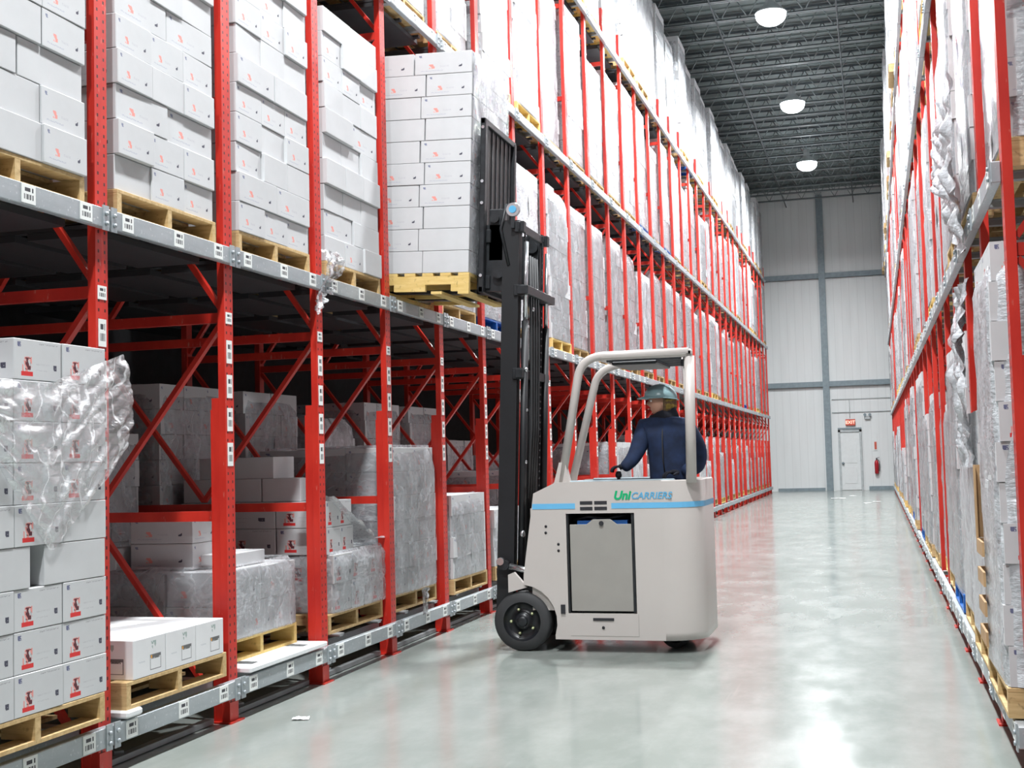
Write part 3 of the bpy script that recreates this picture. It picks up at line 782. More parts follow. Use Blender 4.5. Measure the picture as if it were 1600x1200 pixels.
crumple('stretch_film', 'white film scrap on the floor-level beam before the fifth bay', lambda u, v: (XL+.05, 9.95+.12*u, .46-.22*v), 12, 12, .03, 41)
crumple('stretch_film', 'crumpled film over the floor-level load at the right rack', lambda u, v: (XR-.05-.04*math.sin(v*3), 7.70+.8*u, 2.5-1.1*v), 26, 34, .06, 51, 'film_d', dirv=(-1, 0, 0))
crumple('stretch_film', 'sloping film over the two-tier stack in the fourth bay', lambda u, v: (-3.78-.22*v, 8.42+1.02*u, 1.28-.36*min(1, u*1.3)-.02*v), 24, 18, .02, 61, 'film_d', dirv=(.3, 0, 1))
def wrapfilm(label, x0, x1, y0, y1, z0, z1, seed, mat='film_d'):
    nz = vnoise(seed); b = MB(); cx, cy = (x0+x1)/2, (y0+y1)/2; hx, hy = (x1-x0)/2, (y1-y0)/2
    def P(u, v):
        a = u*2*PI; ca, sa = math.cos(a), math.sin(a); x = math.copysign(abs(ca)**.14, ca)*hx; y = math.copysign(abs(sa)**.14, sa)*hy
        n_ = Vector((x, y, 0)).normalized(); o = .016+.012*nz(a*2, v*4)-(.05*max(0, v-.85)/.15)
        return (cx+x+n_.x*o, cy+y+n_.y*o, z0+(z1-z0)*v)
    b.grid(P, 60, 12); return tag(b.build('stretch_film', mat, normals=False), label, 'plastic film')
wrapfilm('grey film wrapped round the low stack in the third bay', -5.07, -3.87, 6.96, 7.98, .44, .90, 90, 'film')
wrapfilm('clear film wrapped round the two-tier stack in the fourth bay', -4.99, -3.79, 8.41, 9.46, .44, .88, 91, 'film')
wrapfilm('clear film wrapped round the tall stack in the fifth bay', -4.98, -3.78, BY(3)-.52, BY(3)+.53, .44, 1.66, 92, 'film')
# brown corner boards and a brown box strip in the right rack
for q in range(4):
    b = MB(); z = .48+q*.155; b.box(XR-.10, XR-.088, 7.02, 7.40, z, z+.075); b.box(XR-.10, XR-.05, 7.39, 7.40, z, z+.075)
    tag(b.build('cardboard_band', 'card'), 'brown cardboard band, %s from the bottom, on the nearest right rack stack' % ORD[q], 'cardboard', 'brown cardboard bands on the right stack')
b = MB(); b.box(XR-.10, XR-.09, 7.36, 7.42, 1.021, 1.42); b.box(XR-.10, XR-.04, 7.41, 7.42, 1.021, 1.42)
tag(b.build('edge_board', 'card'), 'upright brown cardboard edge board above the bands on the right rack stack', 'cardboard')
# paper scraps on the floor
for q, (x, y, r, w_, lab) in enumerate(((-3.36, 6.95, .3, .10, 'small white paper scrap on floor before the first left posts'), (-1.20, 41.1, 0, .45, 'white paper litter on far floor left of the others'), (-.79, 43.2, .5, .22, 'white paper litter on far floor nearest the door'),
                             (-.27, 37.3, .2, .25, 'white paper litter on the far floor, second from the right rack'), (-.04, 38.1, .9, .28, 'white paper litter on the far floor next to the right rack'))):
    b = MB(); n_ = vnoise(q+70)
    b.grid(lambda u, v: (x+(u-.5)*w_*math.cos(r)-(v-.5)*w_*.6*math.sin(r), y+(u-.5)*w_*math.sin(r)+(v-.5)*w_*.6*math.cos(r), .004+abs(n_(u*3, v*3))*.02), 6, 6, smooth=False)
    tag(b.build('paper_scrap', 'paper', normals=False), lab, 'paper scrap')

# ------------------------------------------------------------------ forklift
fk = empty('forklift', (-1.9, 10.2, 0)); tag(fk, 'warm grey stand-up forklift with blue stripe and raised black mast crossing the aisle', 'forklift')
OX, OY = -1.9, 10.2
def FX(x): return x-OX
def FY(y): return y-OY
Y0, Y1 = 9.65, 10.74
def fpart(b, name, mats, parent=None, **kw):
    """shapes are entered in world coordinates and shifted to the forklift's origin"""
    bmesh.ops.translate(b.bm, verts=b.bm.verts, vec=(-OX, -OY, 0)); return b.build(name, mats, parent or fk, **kw)
wc = (-2.745, .232); R_T = .232
# side panels (profile in XZ with wheel arch and battery opening)
arch = [(wc[0]+.292*math.cos(a), wc[1]+.292*math.sin(a)) for a in [math.radians(t) for t in (-20, -5, 10, 25, 40, 55, 70, 85)]]
arch = [(x, z) for x, z in arch]
nose = [(-2.718, .60), (-2.622, 1.24), (-2.437, 1.325)]
XS = -1.60        # where the rear rounding starts
for yy, (ya, yb) in (('near', (Y0, Y0+.035)), ('far', (Y1-.035, Y1))):
    b = MB()
    ox0, ox1, oz0, oz1 = -2.362, -1.818, .302, 1.078
    left = [(-2.47, .10), *arch, *nose, (ox0, 1.325), (ox0, .10)]
    b.prism(left, ya, yb)
    b.prism([(ox0, oz1), (ox0, 1.325), (ox1, 1.325), (ox1, oz1)], ya, yb)
    b.prism([(ox0, .10), (ox0, oz0), (ox1, oz0), (ox1, .10)], ya, yb)
    b.prism([(ox1, .10), (ox1, 1.325), (XS, 1.325), (XS, .10)], ya, yb)
    sp = fpart(b, 'side_panel', 'body')
# rounded rear shell
b = MB(); rr_ = .29; xr = -1.305
def plan(inner):
    i = .035 if inner else 0; P = []
    P.append((XS, Y0+i))
    for t in range(0, 13):
        a = -PI/2+PI/2*t/12; P.append((xr-rr_+(rr_-i)*math.cos(a), Y0+rr_+(rr_-i)*math.sin(a)))
    for t in range(0, 13):
        a = PI/2*t/12; P.append((xr-rr_+(rr_-i)*math.cos(a), Y1-rr_+(rr_-i)*math.sin(a)))
    P.append((XS, Y1-i)); return P
po, pi_ = plan(False), plan(True)
zr = [(.10, .0), (.16, 0), (1.315, 0), (1.325, .006)]
ring = []
for z, ins in zr: ring.append([b.bm.verts.new((x-(ins if x > XS+.05 else 0), y, z)) for x, y in po])
inner = [[b.bm.verts.new((x, y, z)) for x, y in pi_] for z in (1.325, .10)]
ring += inner
for a_, c_ in zip(ring, ring[1:]+[ring[0]]):
    for k in range(len(po)-1):
        f = b.bm.faces.new((a_[k], a_[k+1], c_[k+1], c_[k])); f.smooth = True
o = fpart(b, 'rear_shell', 'body')
# bulkhead, floor, operator side
b = MB(); b.box(-1.86, -1.42, Y0+.18, Y1-.18, .12, .345); b.box(-2.34, -1.86, Y0+.40, Y1-.04, .12, .345); fpart(b, 'operator_platform', 'black2')
b = MB(); b.box(-2.66, -2.36, Y0+.04, Y1-.04, .32, 1.12); b.box(-2.6, -2.36, Y0+.04, Y1-.04, 1.12, 1.24); fpart(b, 'front_bulkhead', 'body')
b = MB(); b.box(-2.30, -1.86, Y0+.06, Y0+.36, .31, .96, 0); b.box(-2.28, -1.88, Y0+.04, Y0+.34, .97, 1.02, 1); b.tube([(-2.32, Y0+.10, 1.02), (-2.2, Y0+.08, 1.05), (-2.05, Y0+.09, 1.03), (-1.9, Y0+.1, 1.06)], .014, 8, mi=0); fpart(b, 'battery', ['black2', 'blue'])
b = MB(); b.box(-2.36, -1.80, Y0+.37, Y0+.39, .3, 1.12); b.box(-2.36, -2.345, Y0+.04, Y0+.37, .3, 1.12); b.box(-1.815, -1.80, Y0+.04, Y0+.37, .3, 1.12); b.box(-2.36, -1.80, Y0+.04, Y0+.38, 1.08, 1.12); fpart(b, 'battery_compartment', 'black2')
b = MB(); hp = [(-2.335, .32), (-2.335, .992), (-2.20, .992), (-2.15, 1.03), (-2.01, 1.03), (-1.96, .992), (-1.845, .992), (-1.845, .32)]
b.prism(hp, Y0+.008, Y0+.03); cv = fpart(b, 'battery_cover', 'cover', bevel=.003)
b = MB(); b.lathe([(.018, -.001), (.018, .012), (.0, .012)], (-2.08, Y0-.004, 1.00), 'Y', 14); fpart(b, 'cover_lock', 'ink', cv).location = (0, 0, 0)
b = MB(); b.box(-1.845, -1.822, Y0+.01, Y0+.034, .31, 1.07); b.box(-2.36, -2.345, Y0+.01, Y0+.034, .31, 1.07); fpart(b, 'cover_gasket', 'black2')
b = MB(); b.box(-2.42, -2.385, Y0-.012, Y0, .30, .37); fpart(b, 'cover_latch', 'ink')
b = MB(); b.box(-2.165, -2.0, Y0-.006, Y0, .248, .268); b.lathe([(.012, -.006), (.0, -.008)], (-2.085, Y0, .195), 'Y', 10); fpart(b, 'cover_handle', 'ink')
for z0 in (1.147, 1.103):
    for x0 in (-2.245, -2.130):
        b = MB(); b.box(x0, x0+.10, Y0-.003, Y0+.01, z0, z0+.026); fpart(b, 'vent_slot', 'ink')
for x, z in ((-2.525, .98), (-2.527, .93), (-2.427, .84), (-2.427, .79)):
    b = MB(); b.lathe([(.011, -.003), (.0, -.004)], (x, Y0, z), 'Y', 10); fpart(b, 'bolt_hole', 'ink')
b = MB(); b.box(-2.345, -1.805, Y0-.0015, Y0, .128, .131); b.box(-1.808, -1.805, Y0-.0015, Y0, .13, .30); fpart(b, 'panel_seam', 'cover')
# blue stripes: left piece and right piece that wraps the rear corner
b = MB(); b.box(-2.632, -2.285, Y0-.003, Y0, 1.115, 1.158); fpart(b, 'blue_stripe', 'bluestripe')
b = MB(); path = [(-1.995, Y0)]+po[:14]+po[14:18]
pts = [Vector((x, y, 0)) for x, y in path]; va = []
for i, p in enumerate(pts):
    d = (pts[min(i+1, len(pts)-1)]-pts[max(i-1, 0)]).normalized(); n_ = Vector((d.y, -d.x, 0)); q = p+n_*.003
    rise = 0 if i == 0 else .0
    va.append((b.bm.verts.new((q.x, q.y, 1.113)), b.bm.verts.new((q.x, q.y, 1.156))))
for a_, c_ in zip(va, va[1:]): b.bm.faces.new((a_[0], c_[0], c_[1], a_[1]))
fpart(b, 'blue_stripe', 'bluestripe')
t = text('lettering', 'Uni', .092, 'green', fk, (FX(-1.912), FY(Y0-.002), 1.212), shear=.25, bold=.0035)
t = text('lettering', 'CARRIERS', .072, 'lblue', fk, (FX(-1.682), FY(Y0-.002), 1.207), shear=.25, bold=.001)
# operator compartment rim and consoles
b = MB(); b.box(-2.36, -1.50, Y0+.035, Y0+.075, 1.300, 1.335); b.box(-2.36, -1.50, Y1-.075, Y1-.035, 1.300, 1.335); fpart(b, 'padded_rim', 'steel', bevel=.008)
b = MB(); b.box(-2.40, -2.05, Y0+.08, Y1-.08, 1.20, 1.30); b.rbox((-2.14, 10.2, 1.28), (.2, .7, .04), 0, 0, -.15); fpart(b, 'console', 'black2', bevel=.01)
b = MB(); b.tube([(-2.0, 10.0, 1.28), (-2.0, 10.0, 1.36)], .014); b.lathe([(.02, 0), (.028, .02), (.02, .05), (0, .055)], (-2.0, 10.0, 1.345), n=14); fpart(b, 'control_lever', 'ink')
# wheels
def wheel(cx, yc, z, r, wdt, name='drive_wheel'):
    b = MB(); h = wdt/2
    b.lathe([(r*.66, -h), (r*.93, -h), (r, -h*.72), (r, h*.72), (r*.93, h), (r*.66, h)], (cx, yc, z), 'Y', 48, caps=False); wt = fpart(b, name, 'rubber')
    b = MB(); b.lathe([(r*.67, -h+.004), (r*.64, -h+.02), (r*.55, -h+.05), (r*.30, -h+.05), (r*.27, -h+.02), (r*.16, -h+.012), (0, -h+.010)], (cx, yc, z), 'Y', 40, caps=False); b.lathe([(r*.67, h-.004), (0, h-.01)], (cx, yc, z), 'Y', 40)
    fpart(b, 'rim', 'rubber_d', wt)
    b = MB(); b.lathe([(r*.19, -h+.012), (r*.17, -h-.002), (r*.08, -h-.004), (0, -h-.004)], (cx, yc, z), 'Y', 24); fpart(b, 'hub_cap', 'black2', wt)
    for k in range(5):
        a = PI/2+.35+k*2*PI/5; b = MB(); b.lathe([(.012, -h+.05), (.012, -h+.026), (.006, -h+.02), (0, -h+.02)], (cx+r*.42*math.cos(a), yc, z+r*.42*math.sin(a)), 'Y', 6); fpart(b, 'wheel_nut', 'brass', wt)
    return wt
wheel(wc[0], Y0+.085, .232, .232, .15); wheel(wc[0], Y1-.085, .232, .232, .15)
b = MB(); b.tube([(wc[0], Y0+.16, .232), (wc[0], Y1-.16, .232)], .05); b.box(-2.75, -2.4, Y0+.2, Y1-.2, .15, .42); fpart(b, 'axle', 'black2')
wheel(-1.58, 10.0, .115, .115, .09, 'rear_caster'); wheel(-1.58, 10.42, .115, .115, .09, 'rear_caster')
# fender bracket beside the mast foot
b = MB(); b.prism([(-2.85, .46), (-2.85, .60), (-2.80, .62), (-2.72, .53), (-2.70, .50)], Y0+.01, Y0+.05); fpart(b, 'fender_bracket', 'body')
# overhead guard
GZ = 2.31
def arc(p0, p1, p2, n=8): return [tuple((1-t)**2*a+2*t*(1-t)*q+t*t*c for a, q, c in zip(p0, p1, p2)) for t in [i/n for i in range(n+1)]]
def rtube(b, pts, w_, d_): 
    for a, c in zip(pts, pts[1:]): b.bar(a, c, w_, d_, (0, 1, 0))
for tag_, yy in (('near', Y0+.05), ('far', Y1-.05)):
    q = .16 if tag_ == 'far' else 0; xe = -1.50 if tag_ == 'far' else -1.36
    b = MB(); pts = [(-2.40-q, yy, 1.32 if not q else 1.26), (-2.245-q*.5, yy, 2.14)]+arc((-2.245-q*.5, yy, 2.14), (-2.215-q*.4, yy, GZ), (-2.02, yy, GZ), 10)[1:]+[(xe, yy, GZ)]
    b.tube(pts, .034, 14); g = fpart(b, 'guard_rail', 'body')
b = MB(); b.prism([(-2.46, 1.30), (-2.32, 1.30), (-2.36, 1.48), (-2.41, 1.48)], Y0+.02, Y0+.08); fpart(b, 'post_gusset', 'body')
b = MB(); b.tube([(-1.375, Y0+.07, 1.30), (-1.36, Y0+.07, 2.28)], .041, 14); fpart(b, 'rear_post', 'body')
b = MB(); b.tube([(-1.505, Y1-.08, 1.30), (-1.525, Y1-.06, 2.28)], .03, 12); fpart(b, 'rear_post', 'body')
b = MB(); Z0, Z1 = 2.275, 2.335
def slab(P): b.hexa([(x, y, Z0) for x, y in P]+[(x, y, Z1) for x, y in P])
slab([(-2.08, Y0+.02), (-1.325, Y0+.02), (-1.335, Y0+.09), (-2.08, Y0+.09)]); slab([(-2.08, Y1-.09), (-1.49, Y1-.09), (-1.51, Y1-.02), (-2.08, Y1-.02)])
slab([(-2.10, Y0+.02), (-2.03, Y0+.02), (-2.03, Y1-.02), (-2.10, Y1-.02)]); slab([(-1.395, Y0+.02), (-1.325, Y0+.02), (-1.49, Y1-.02), (-1.56, Y1-.02)])
fpart(b, 'guard_roof_frame', 'body', bevel=.018)
for k in range(8):
    b = MB(); y = Y0+.16+k*(Y1-Y0-.32)/7; b.box(-2.03, -1.41-.15*(y-Y0), y-.012, y+.012, 2.265, 2.325); fpart(b, 'guard_bar', 'black2')
b = MB(); b.box(-1.98, -1.62, Y0+.10, Y1-.3, 2.235, 2.265); fpart(b, 'guard_light_plate', 'black2', bevel=.01)
b = MB(); b.lathe([(.03, -.03), (.035, .02), (.0, .03)], (-1.40, Y0+.10, 2.235), 'Z', 12); fpart(b, 'guard_lamp', 'ink')
# ---- mast assembly, tilted back by 2.5 degrees about its foot
TILT = math.radians(2.5); piv = Vector((-2.96, 0, .30))
RT = Matrix.Rotation(TILT, 4, 'Y')
def mpart(b, name, mats, parent=None, **kw):
    """mast-frame shapes: x forward from the foot, y world, z up; then tilt"""
    bmesh.ops.transform(b.bm, matrix=Matrix.Translation(piv) @ RT, verts=b.bm.verts)
    return fpart(b, name, mats, parent, **kw)
def mx(x, y, z): return (x, y, z)
ma = mpart
HM = 3.17
for s, y in ((-1, Y0+.16), (1, Y1-.16)):
    b = MB(); o_ = -s*.0
    b.box(-.035, .105, y-.012, y+.012, 0, HM)                     # web of the outer channel
    inn = .045*(-s); b.box(-.035, -.02, min(y, y+inn), max(y, y+inn), 0, HM); b.box(.09, .105, min(y, y+inn), max(y, y+inn), 0, HM)
    ma(b, 'outer_mast_rail', 'black')
    b = MB(); yi = y-s*.06; b.box(-.02, .10, yi-.01, yi+.01, .05, HM-.06); b.box(.085, .10, min(yi, yi-s*.04), max(yi, yi-s*.04), .05, HM-.06); ma(b, 'inner_mast_rail', 'black2')
    b = MB(); b.tube([(.15, y-s*.05, .15), (.15, y-s*.05, 2.35)], .03, 14); b.tube([(.15, y-s*.05, 2.35), (.15, y-s*.05, 3.0)], .018, 12, mi=1); ma(b, 'lift_cylinder', ['black', 'chrome'])
    b = MB()
    for q in range(46): b.box(.118, .130, y-s*.10-.008, y-s*.10+.008, .4+q*.06, .4+q*.06+.045)
    ma(b, 'lift_chain', 'black2')
b = MB(); b.tube([(.10, 10.2, .2), (.10, 10.2, 2.0)], .045, 16); b.tube([(.10, 10.2, 2.0), (.10, 10.2, 2.9)], .026, 14, mi=1); ma(b, 'centre_cylinder', ['black', 'chrome'])
for z, x1 in ((.25, .14), (1.88, .16), (2.56, .20), (3.08, .12)):
    b = MB(); b.box(.105, x1, Y0+.10, Y1-.10, z, z+.07); b.box(.07, .15, Y0+.13, Y0+.20, z-.01, z+.08); b.box(.07, .15, Y1-.20, Y1-.13, z-.01, z+.08); ma(b, 'mast_crossmember', 'black2', bevel=.004)
b = MB()
for q in range(4): b.tube([(.17, 9.95+q*.07, .9), (.19, 9.96+q*.07, 1.5), (.18, 9.95+q*.08, 2.2), (.15, 9.98+q*.07, 2.9)], .011, 8)
ma(b, 'hydraulic_hose', 'rubber')
for q, (z, y, r) in enumerate(((2.30, 9.86, .018), (1.95, 9.84, .02), (1.62, 9.86, .016), (2.46, 10.02, .02), (1.2, 9.86, .018), (.62, 9.82, .03))):
    b = MB(); b.lathe([(r, -.01), (r, .012), (r*.5, .02), (0, .02)], (.165, y, z), 'X', 10); ma(b, 'hose_fitting', 'chrome')
b = MB(); b.lathe([(.055, -.02), (.06, 0), (.055, .02)], (.06, Y0+.12, 3.25), 'Y', 24); b.lathe([(.03, -.03), (.03, .03)], (.06, Y0+.12, 3.25), 'Y', 16, mi=1); ma(b, 'hose_pulley', ['chrome', 'lblue'])
b = MB(); b.bar((.06, Y0+.12, 3.10), (.06, Y0+.12, 3.28), .03, .03); b.tube([(.0, Y0+.13, 3.30), (-.05, Y0+.14, 3.1), (.02, Y0+.15, 2.8)], .014, 8); ma(b, 'pulley_bracket', 'black2')
# tilt cylinder
b = MB(); b.tube([(-2.86, Y0+.10, .66), (-2.62, Y0+.10, .60)], .026, 12); b.tube([(-2.90, Y0+.07, .67), (-2.90, Y0+.14, .67)], .04, 14, mi=1); fpart(b, 'tilt_cylinder', ['chrome', 'black2'])
b = MB(); b.lathe([(.03, -.02), (.034, .02), (0, .03)], (-2.93, Y0+.08, .70), 'Y', 12); fpart(b, 'hose_fitting', 'chrome')
# carriage with load backrest: bars seen from behind, and forks
bx = -.235; za, zb_ = 2.58, 4.03
b = MB(); b.box(bx, bx+.045, Y0+.13, Y0+.20, za, zb_); cr = ma(b, 'backrest_post', 'black2', bevel=.006)
b = MB(); b.box(bx, bx+.045, Y1-.09, Y1-.03, za, zb_-.02); ma(b, 'backrest_post', 'black2', bevel=.006)
for k in range(6):
    y = Y0+.30+k*.125; b = MB(); b.box(bx, bx+.02, y-.02, y+.02, za, zb_-.03); ma(b, 'backrest_bar', 'black2')
b = MB(); b.box(bx, bx+.04, Y0+.13, Y1-.03, zb_-.05, zb_); b.box(bx, bx+.04, Y0+.13, Y1-.03, za, za+.05); ma(b, 'backrest_rail', 'black2', bevel=.004)
b = MB(); b.box(bx-.002, bx+.012, Y0+.20, Y1-.09, za+.03, zb_-.04); ma(b, 'backrest_plate', 'black')
for z in (2.62, 3.0):
    b = MB(); b.box(bx+.03, bx+.08, Y0+.2, Y1-.12, z, z+.11); ma(b, 'carriage_bar', 'black2', bevel=.005)
for s, y in ((-1, Y0+.24), (1, Y1-.24)):
    b = MB(); b.box(bx+.02, -.02, y-.02, y+.02, 2.60, 3.15); b.lathe([(.05, -.03), (.05, .03)], (.03, y, 2.7), 'Y', 18); b.lathe([(.05, -.03), (.05, .03)], (.03, y, 3.05), 'Y', 18); ma(b, 'carriage_roller_bracket', 'black2')
b = MB(); b.box(bx+.06, -.04, Y0+.22, Y0+.30, 2.85, 3.28); b.lathe([(.035, -.02), (.035, .02)], (-.12, Y0+.20, 3.2), 'Y', 14); b.lathe([(.045, -.02), (.045, .02)], (-.08, Y0+.2, 2.75), 'Y', 14); ma(b, 'side_shift_cylinder', 'black2', bevel=.005)
for z in (3.95, 3.5, 3.32, 2.72):
    b = MB(); b.lathe([(.014, -.008), (.012, .0), (0, .0)], (bx+.022, Y0+.13, z), 'Y', 10); ma(b, 'bolt', 'chrome')
FZ = 2.60
for y in (9.93, 10.41):
    b = MB(); b.box(bx-.04, bx, y-.05, y+.05, FZ-.02, 3.08); b.prism([(bx, FZ-.022), (bx, FZ+.018), (bx-1.05, FZ+.012), (bx-1.05, FZ+.002)], y-.05, y+.05); ma(b, 'fork', 'black2')
# raised pallet and its cartons (resting on the forks, tilted with them)
def tilted(o, x, y, z):
    """place object o with mast-frame coordinates and the mast's tilt"""
    o.matrix_world = Matrix.Translation(piv) @ RT @ Matrix.Translation((x, y, z))
PX = bx-.042-.51; PY = 10.17
p = pallet(0, 0, 0, 'yellow pallet on the raised forks beneath the lifted load', 'raised pallet', wk='wood_y')
p.matrix_world = Matrix.Translation(piv) @ RT @ Matrix.Translation((PX, PY, FZ-.042)) @ Matrix.Diagonal((.855, 1.0, 1.25, 1))
z0 = FZ-.042+.138*1.25+.002
hh = .1835
for L in range(10):
    z = z0+L*hh; n = 0
    pat = L % 2
    # side facing the camera
    xs = [(0, .50, 'right'), (.51, 1.0, 'left')] if L in (9,) else ([(0, .44, 'right'), (.445, .82, 'middle'), (.825, 1.0, 'left')] if pat else [(0, .40, 'right'), (.405, .81, 'middle'), (.815, 1.0, 'left')])
    for a, c, nm in xs:
        o = carton(0, 0, 0, c-a-.003, .40, hh-.003, random.choice(('c_small', 'c_small', 'c_plain')), 'white carton facing the camera, %s, %s, on the raised pallet' % (LAY[L], nm), 'cartons on the raised pallet')
        tilted(o, PX+.51-(a+c)/2+random.uniform(-.003, .003), PY-.505+.20+random.uniform(-.003, .004), z)
    for q, (a, c) in enumerate(((.402, .70), (.703, 1.01))):
        o = carton(0, 0, 0, .42, c-a-.003, hh-.003, random.choice(('c_small', 'c_plain')), 'white carton on the mast side, %s, %s, raised pallet' % (LAY[L], ('middle', 'far')[q]), 'cartons on the raised pallet')
        tilted(o, PX+.51-.21+random.uniform(-.003, .003), PY-.505+(a+c)/2, z)
b = MB(); nz = vnoise(77)
b.grid(lambda u, v: (.012+.010*nz(u*4, v*6), -.51+1.03*u, v*1.84), 30, 40)
o = b.build('stretch_film', 'film', normals=False); tilted(o, PX+.515, PY, z0); tag(o, 'clear film wrapped on the mast side of the raised load', 'plastic film')

# ------------------------------------------------------------------ operator
pn = empty('person', (-1.62, 10.12, .345)); tag(pn, 'person in navy jacket and grey-green hard hat standing in the forklift, looking left', 'person')
def skin(name, V, E, R, mat, parent, lv=2, root=0, flat_=None):
    me = bpy.data.meshes.new(name); me.from_pydata(V, E, []); o = put(name, me, parent)
    me.skin_vertices.new() if hasattr(me.skin_vertices, 'new') else None
    md = o.modifiers.new('skin', 'SKIN'); md.use_smooth_shade = True
    lay = me.skin_vertices[0].data
    for i, r in enumerate(R): lay[i].radius = r if isinstance(r, tuple) else (r, r); lay[i].use_root = (i == root)
    s = o.modifiers.new('sub', 'SUBSURF'); s.levels = lv; s.render_levels = lv
    me.materials.append(M[mat]); return o
# coordinates local to the person: origin between the feet on the platform; torso turned toward -X-Y
# trousers and boots
skin('trousers', [(.0, .0, .92), (-.03, -.11, .84), (-.05, -.12, .46), (.0, -.12, .10), (.05, .10, .84), (.02, .12, .46), (.05, .12, .10)], [(0, 1), (1, 2), (2, 3), (0, 4), (4, 5), (5, 6)],
     [(.15, .12), (.10, .10), .075, .06, (.10, .10), .075, .06], 'pants', pn)
for y, x in ((-.12, -.02), (.12, .03)):
    b = MB(); b.lathe([(.05, 0), (.055, .02), (.05, .12)], (x, y, 0), n=14)
    bt = b
    b.prism([(x+.05, 0), (x+.05, .09), (x-.08, .075), (x-.19, .05), (x-.20, .0)], y-.045, y+.045); b.build('boot', 'ink', pn, bevel=.01)
# jacket: torso, both arms to the controls
SV = [(.02, .0, .86), (.02, .0, 1.05), (.015, .0, 1.25), (.0, .0, 1.40), (-.01, .0, 1.475),
      (-.165, -.03, 1.395), (-.225, -.08, 1.22), (-.262, -.13, 1.14), (-.338, -.175, 1.066),
      (.165, -.03, 1.385), (.262, -.02, 1.20), (.255, -.02, 1.08), (.14, -.14, 1.03)]
SE = [(0, 1), (1, 2), (2, 3), (3, 4), (3, 5), (5, 6), (6, 7), (7, 8), (3, 9), (9, 10), (10, 11), (11, 12)]
SR = [(.185, .14), (.18, .14), (.19, .14), (.15, .12), (.075, .075), (.095, .095), (.072, .072), (.062, .062), .046, (.095, .095), (.078, .078), (.075, .075), .055]
skin('jacket', SV, SE, SR, 'jacket', pn)
b = MB(); b.tube([(0, -.115, .98), (-.012, -.152, 1.15), (-.012, -.15, 1.3), (-.012, -.11, 1.42)], .006, 6); b.build('jacket_zip', 'ink', pn)
# fleece collar: ring of cloth rising round the jaw
b = MB(); HC = Vector((-.06, 0, 1.60))
def collar(u, v):
    a = u*2*PI; r = (.125-.03*v)+.008*math.sin(a*5+v*4); z = 1.43+.10*v+.035*math.cos(a)*(v)
    return (-.02+r*1.05*math.cos(a), r*.95*math.sin(a), z)
b.grid(collar, 28, 6); b.grid(lambda u, v: tuple(Vector(collar(u, 1))*(1)+Vector((-math.cos(u*2*PI)*.03*v, -math.sin(u*2*PI)*.03*v, -.05*v))), 28, 2); b.build('collar', 'jdark', pn, normals=False)
# body: neck and head in profile facing -X
def head_mesh():
    b = MB(); nu, nv = 32, 26
    def P(u, v):
        a = u*2*PI; t = v*PI; z = math.cos(t); r = math.sin(t)
        x = -math.cos(a)*r; y = math.sin(a)*r
        X, Y, Z = x*.098, y*.076, z*.118
        front = max(0, -x)
        if z < 0: X *= 1-.10*(-z); Y *= 1+.18*z
        fy = math.exp(-(y/.22)**2)
        if x < 0:
            X -= .026*math.exp(-((z+.10)/.13)**2)*math.exp(-(y/.17)**2)       # nose
            X -= .010*math.exp(-((z+.44)/.07)**2)*math.exp(-(y/.28)**2)       # lips
            X -= .014*math.exp(-((z+.74)/.14)**2)*math.exp(-(y/.3)**2)        # chin
            X += .012*math.exp(-((z-.10)/.10)**2)*(math.exp(-((abs(y)-.36)/.16)**2))  # eye sockets
            X -= .005*math.exp(-((z-.26)/.07)**2)*math.exp(-(y/.5)**2)        # brow
            X += .006*math.exp(-((z+.33)/.05)**2)*fy
        if z > 0 and x > 0: X *= 1.06
        return (X, Y, Z)
    b.grid(P, nu, nv)
    bmesh.ops.remove_doubles(b.bm, verts=b.bm.verts, dist=.0006)
    b.tube([(.02, 0, -.20), (.012, 0, -.12), (.0, 0, -.05)], .052, 16, rad=[.062, .055, .05])
    for s in (-1, 1):                                                           # ears
        b.lathe([(.004, -.004), (.022, 0), (.03, .006), (.026, .012), (.012, .008)], (.012, s*.074, -.012), 'Y', 14)
    return b
hz = 1.60
b = head_mesh(); hd = b.build('body', 'skin', pn); hd.location = (-.035, -.005, hz); hd.rotation_euler = (0, 0, .28)
for s in (-1, 1):
    b = MB(); b.lathe([(.0, -.011), (.008, -.007), (.011, 0), (.008, .007), (0, .011)], (-.083, s*.030, .013), 'Z', 12); e = b.build('eye', 'paper', hd)
    b = MB(); b.lathe([(0, -.003), (.005, -.001), (0, .002)], (-.0935, s*.031, .012), 'X', 10); b.build('iris', 'ink', hd)
    b = MB(); b.tube([(-.098, s*.014, .036), (-.098, s*.032, .042), (-.086, s*.05, .036)], .004, 6); b.build('eyebrow', 'hair', hd)
b = MB(); b.tube([(-.099, -.022, -.052), (-.108, 0, -.053), (-.099, .022, -.052)], .005, 8); b.build('mouth', 'lip', hd)
b = MB()
def hair(u, v):
    a = -.50*PI+u*PI*1.0; r = 1.05; t = .28*PI+v*.42*PI
    return (math.cos(a)*math.sin(t)*.108*r+.004, math.sin(a)*math.sin(t)*.090*r, math.cos(t)*.122*r-.012*v+.004*math.sin(u*60))
b.grid(hair, 40, 12); hr = b.build('hair', 'hair', hd, normals=False); md = hr.modifiers.new('t', 'SOLIDIFY'); md.thickness = .01
b = MB(); 
def lining(u, v):
    a = -.45*PI+u*PI*.9; return (math.cos(a)*.112+.006, math.sin(a)*.096, .03-.085*v-.01*math.sin(a*3))
b.grid(lining, 20, 5); ln = b.build('hat_lining', 'tan', hd, normals=False); ln.modifiers.new('t', 'SOLIDIFY').thickness = .008
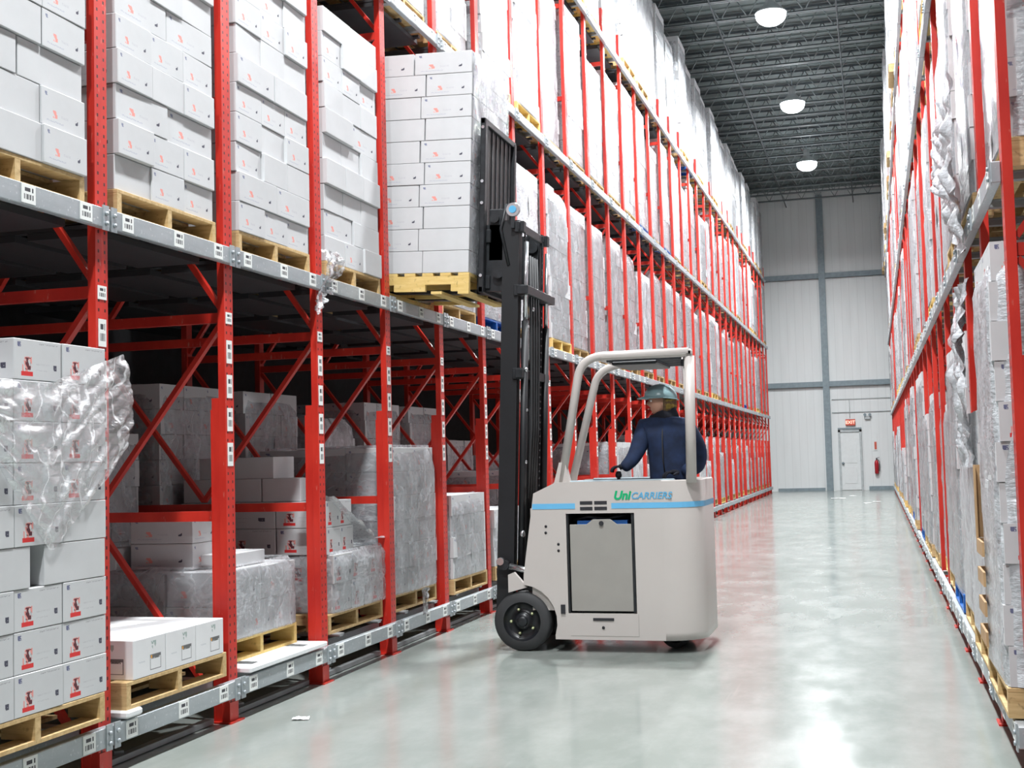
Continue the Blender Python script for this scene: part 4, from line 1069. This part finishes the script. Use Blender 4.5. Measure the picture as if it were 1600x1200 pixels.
# hard hat
hat = empty('hard_hat'); hat.parent = hd; hat.location = (-.002, 0, .035); hat.rotation_euler = (0, .10, 0)
b = MB()
def dome(u, v):
    a = u*2*PI; t = v*PI/2; x, y, z = -math.cos(a)*math.sin(t)*.135, math.sin(a)*math.sin(t)*.112, math.cos(t)*.105
    rib = .007*math.exp(-(y/.012)**2)*(1 if z > .02 else 0); return (x, y, z+rib)
b.grid(dome, 36, 14); bmesh.ops.remove_doubles(b.bm, verts=b.bm.verts, dist=.0005)
b.build('shell', 'hat', hat)
b = MB()
def brim(u, v):
    a = u*2*PI; c = max(0, math.cos(a)); e = .016+.045*c**2
    return (-math.cos(a)*(.133+e*v), math.sin(a)*(.110+.014*v), .004-.006*v-.018*v*c)
b.grid(brim, 36, 4); bo = b.build('brim', 'hat', hat, normals=False); bo.modifiers.new('t', 'SOLIDIFY').thickness = .005
# hands in dark gloves: palm and five fingers each
def hand(px, side, grip, yawr):
    P = [(0, 0, 0), (-.045, 0, -.008), (-.085, 0, -.016)]; r = empty('glove')
    b = skin('palm', P, [(0, 1), (1, 2)], [(.030, .024), (.040, .020), (.038, .018)], 'jdark', None, 2)
    return b
def glove(name, org, rz, flip=1):
    V = [(0, 0, 0), (-.05, 0, -.006), (-.085, 0, -.014)]; E = [(0, 1), (1, 2)]; R = [(.028, .024), (.036, .022), (.036, .018)]
    o = skin(name, V, E, R, 'jdark', pn); o.location = org; o.rotation_euler = (0, .25, rz)
    for i, (y, l) in enumerate(((-.030, .066), (-.010, .078), (.011, .072), (.031, .056))):
        v = [(-.075, y, -.012), (-.075-l*.45, y*1.08, -.012-.012), (-.075-l*.72, y*1.1, -.012-.038), (-.075-l*.66, y*1.1, -.012-.062)]
        f = skin('finger', v, [(0, 1), (1, 2), (2, 3)], [.0105, .0098, .009, .008], 'jdark', o)
    v = [(-.018, flip*.026, -.004), (-.045, flip*.052, -.016), (-.068, flip*.056, -.036)]
    skin('thumb', v, [(0, 1), (1, 2)], [.013, .011, .009], 'jdark', o)
glove('glove', (-.290, -.155, 1.085), .15, 1)
glove('glove', (.12, -.155, 1.03), .5, -1)
print('cartons', NCART, 'loads', NLOAD, 'objects', len(bpy.data.objects))
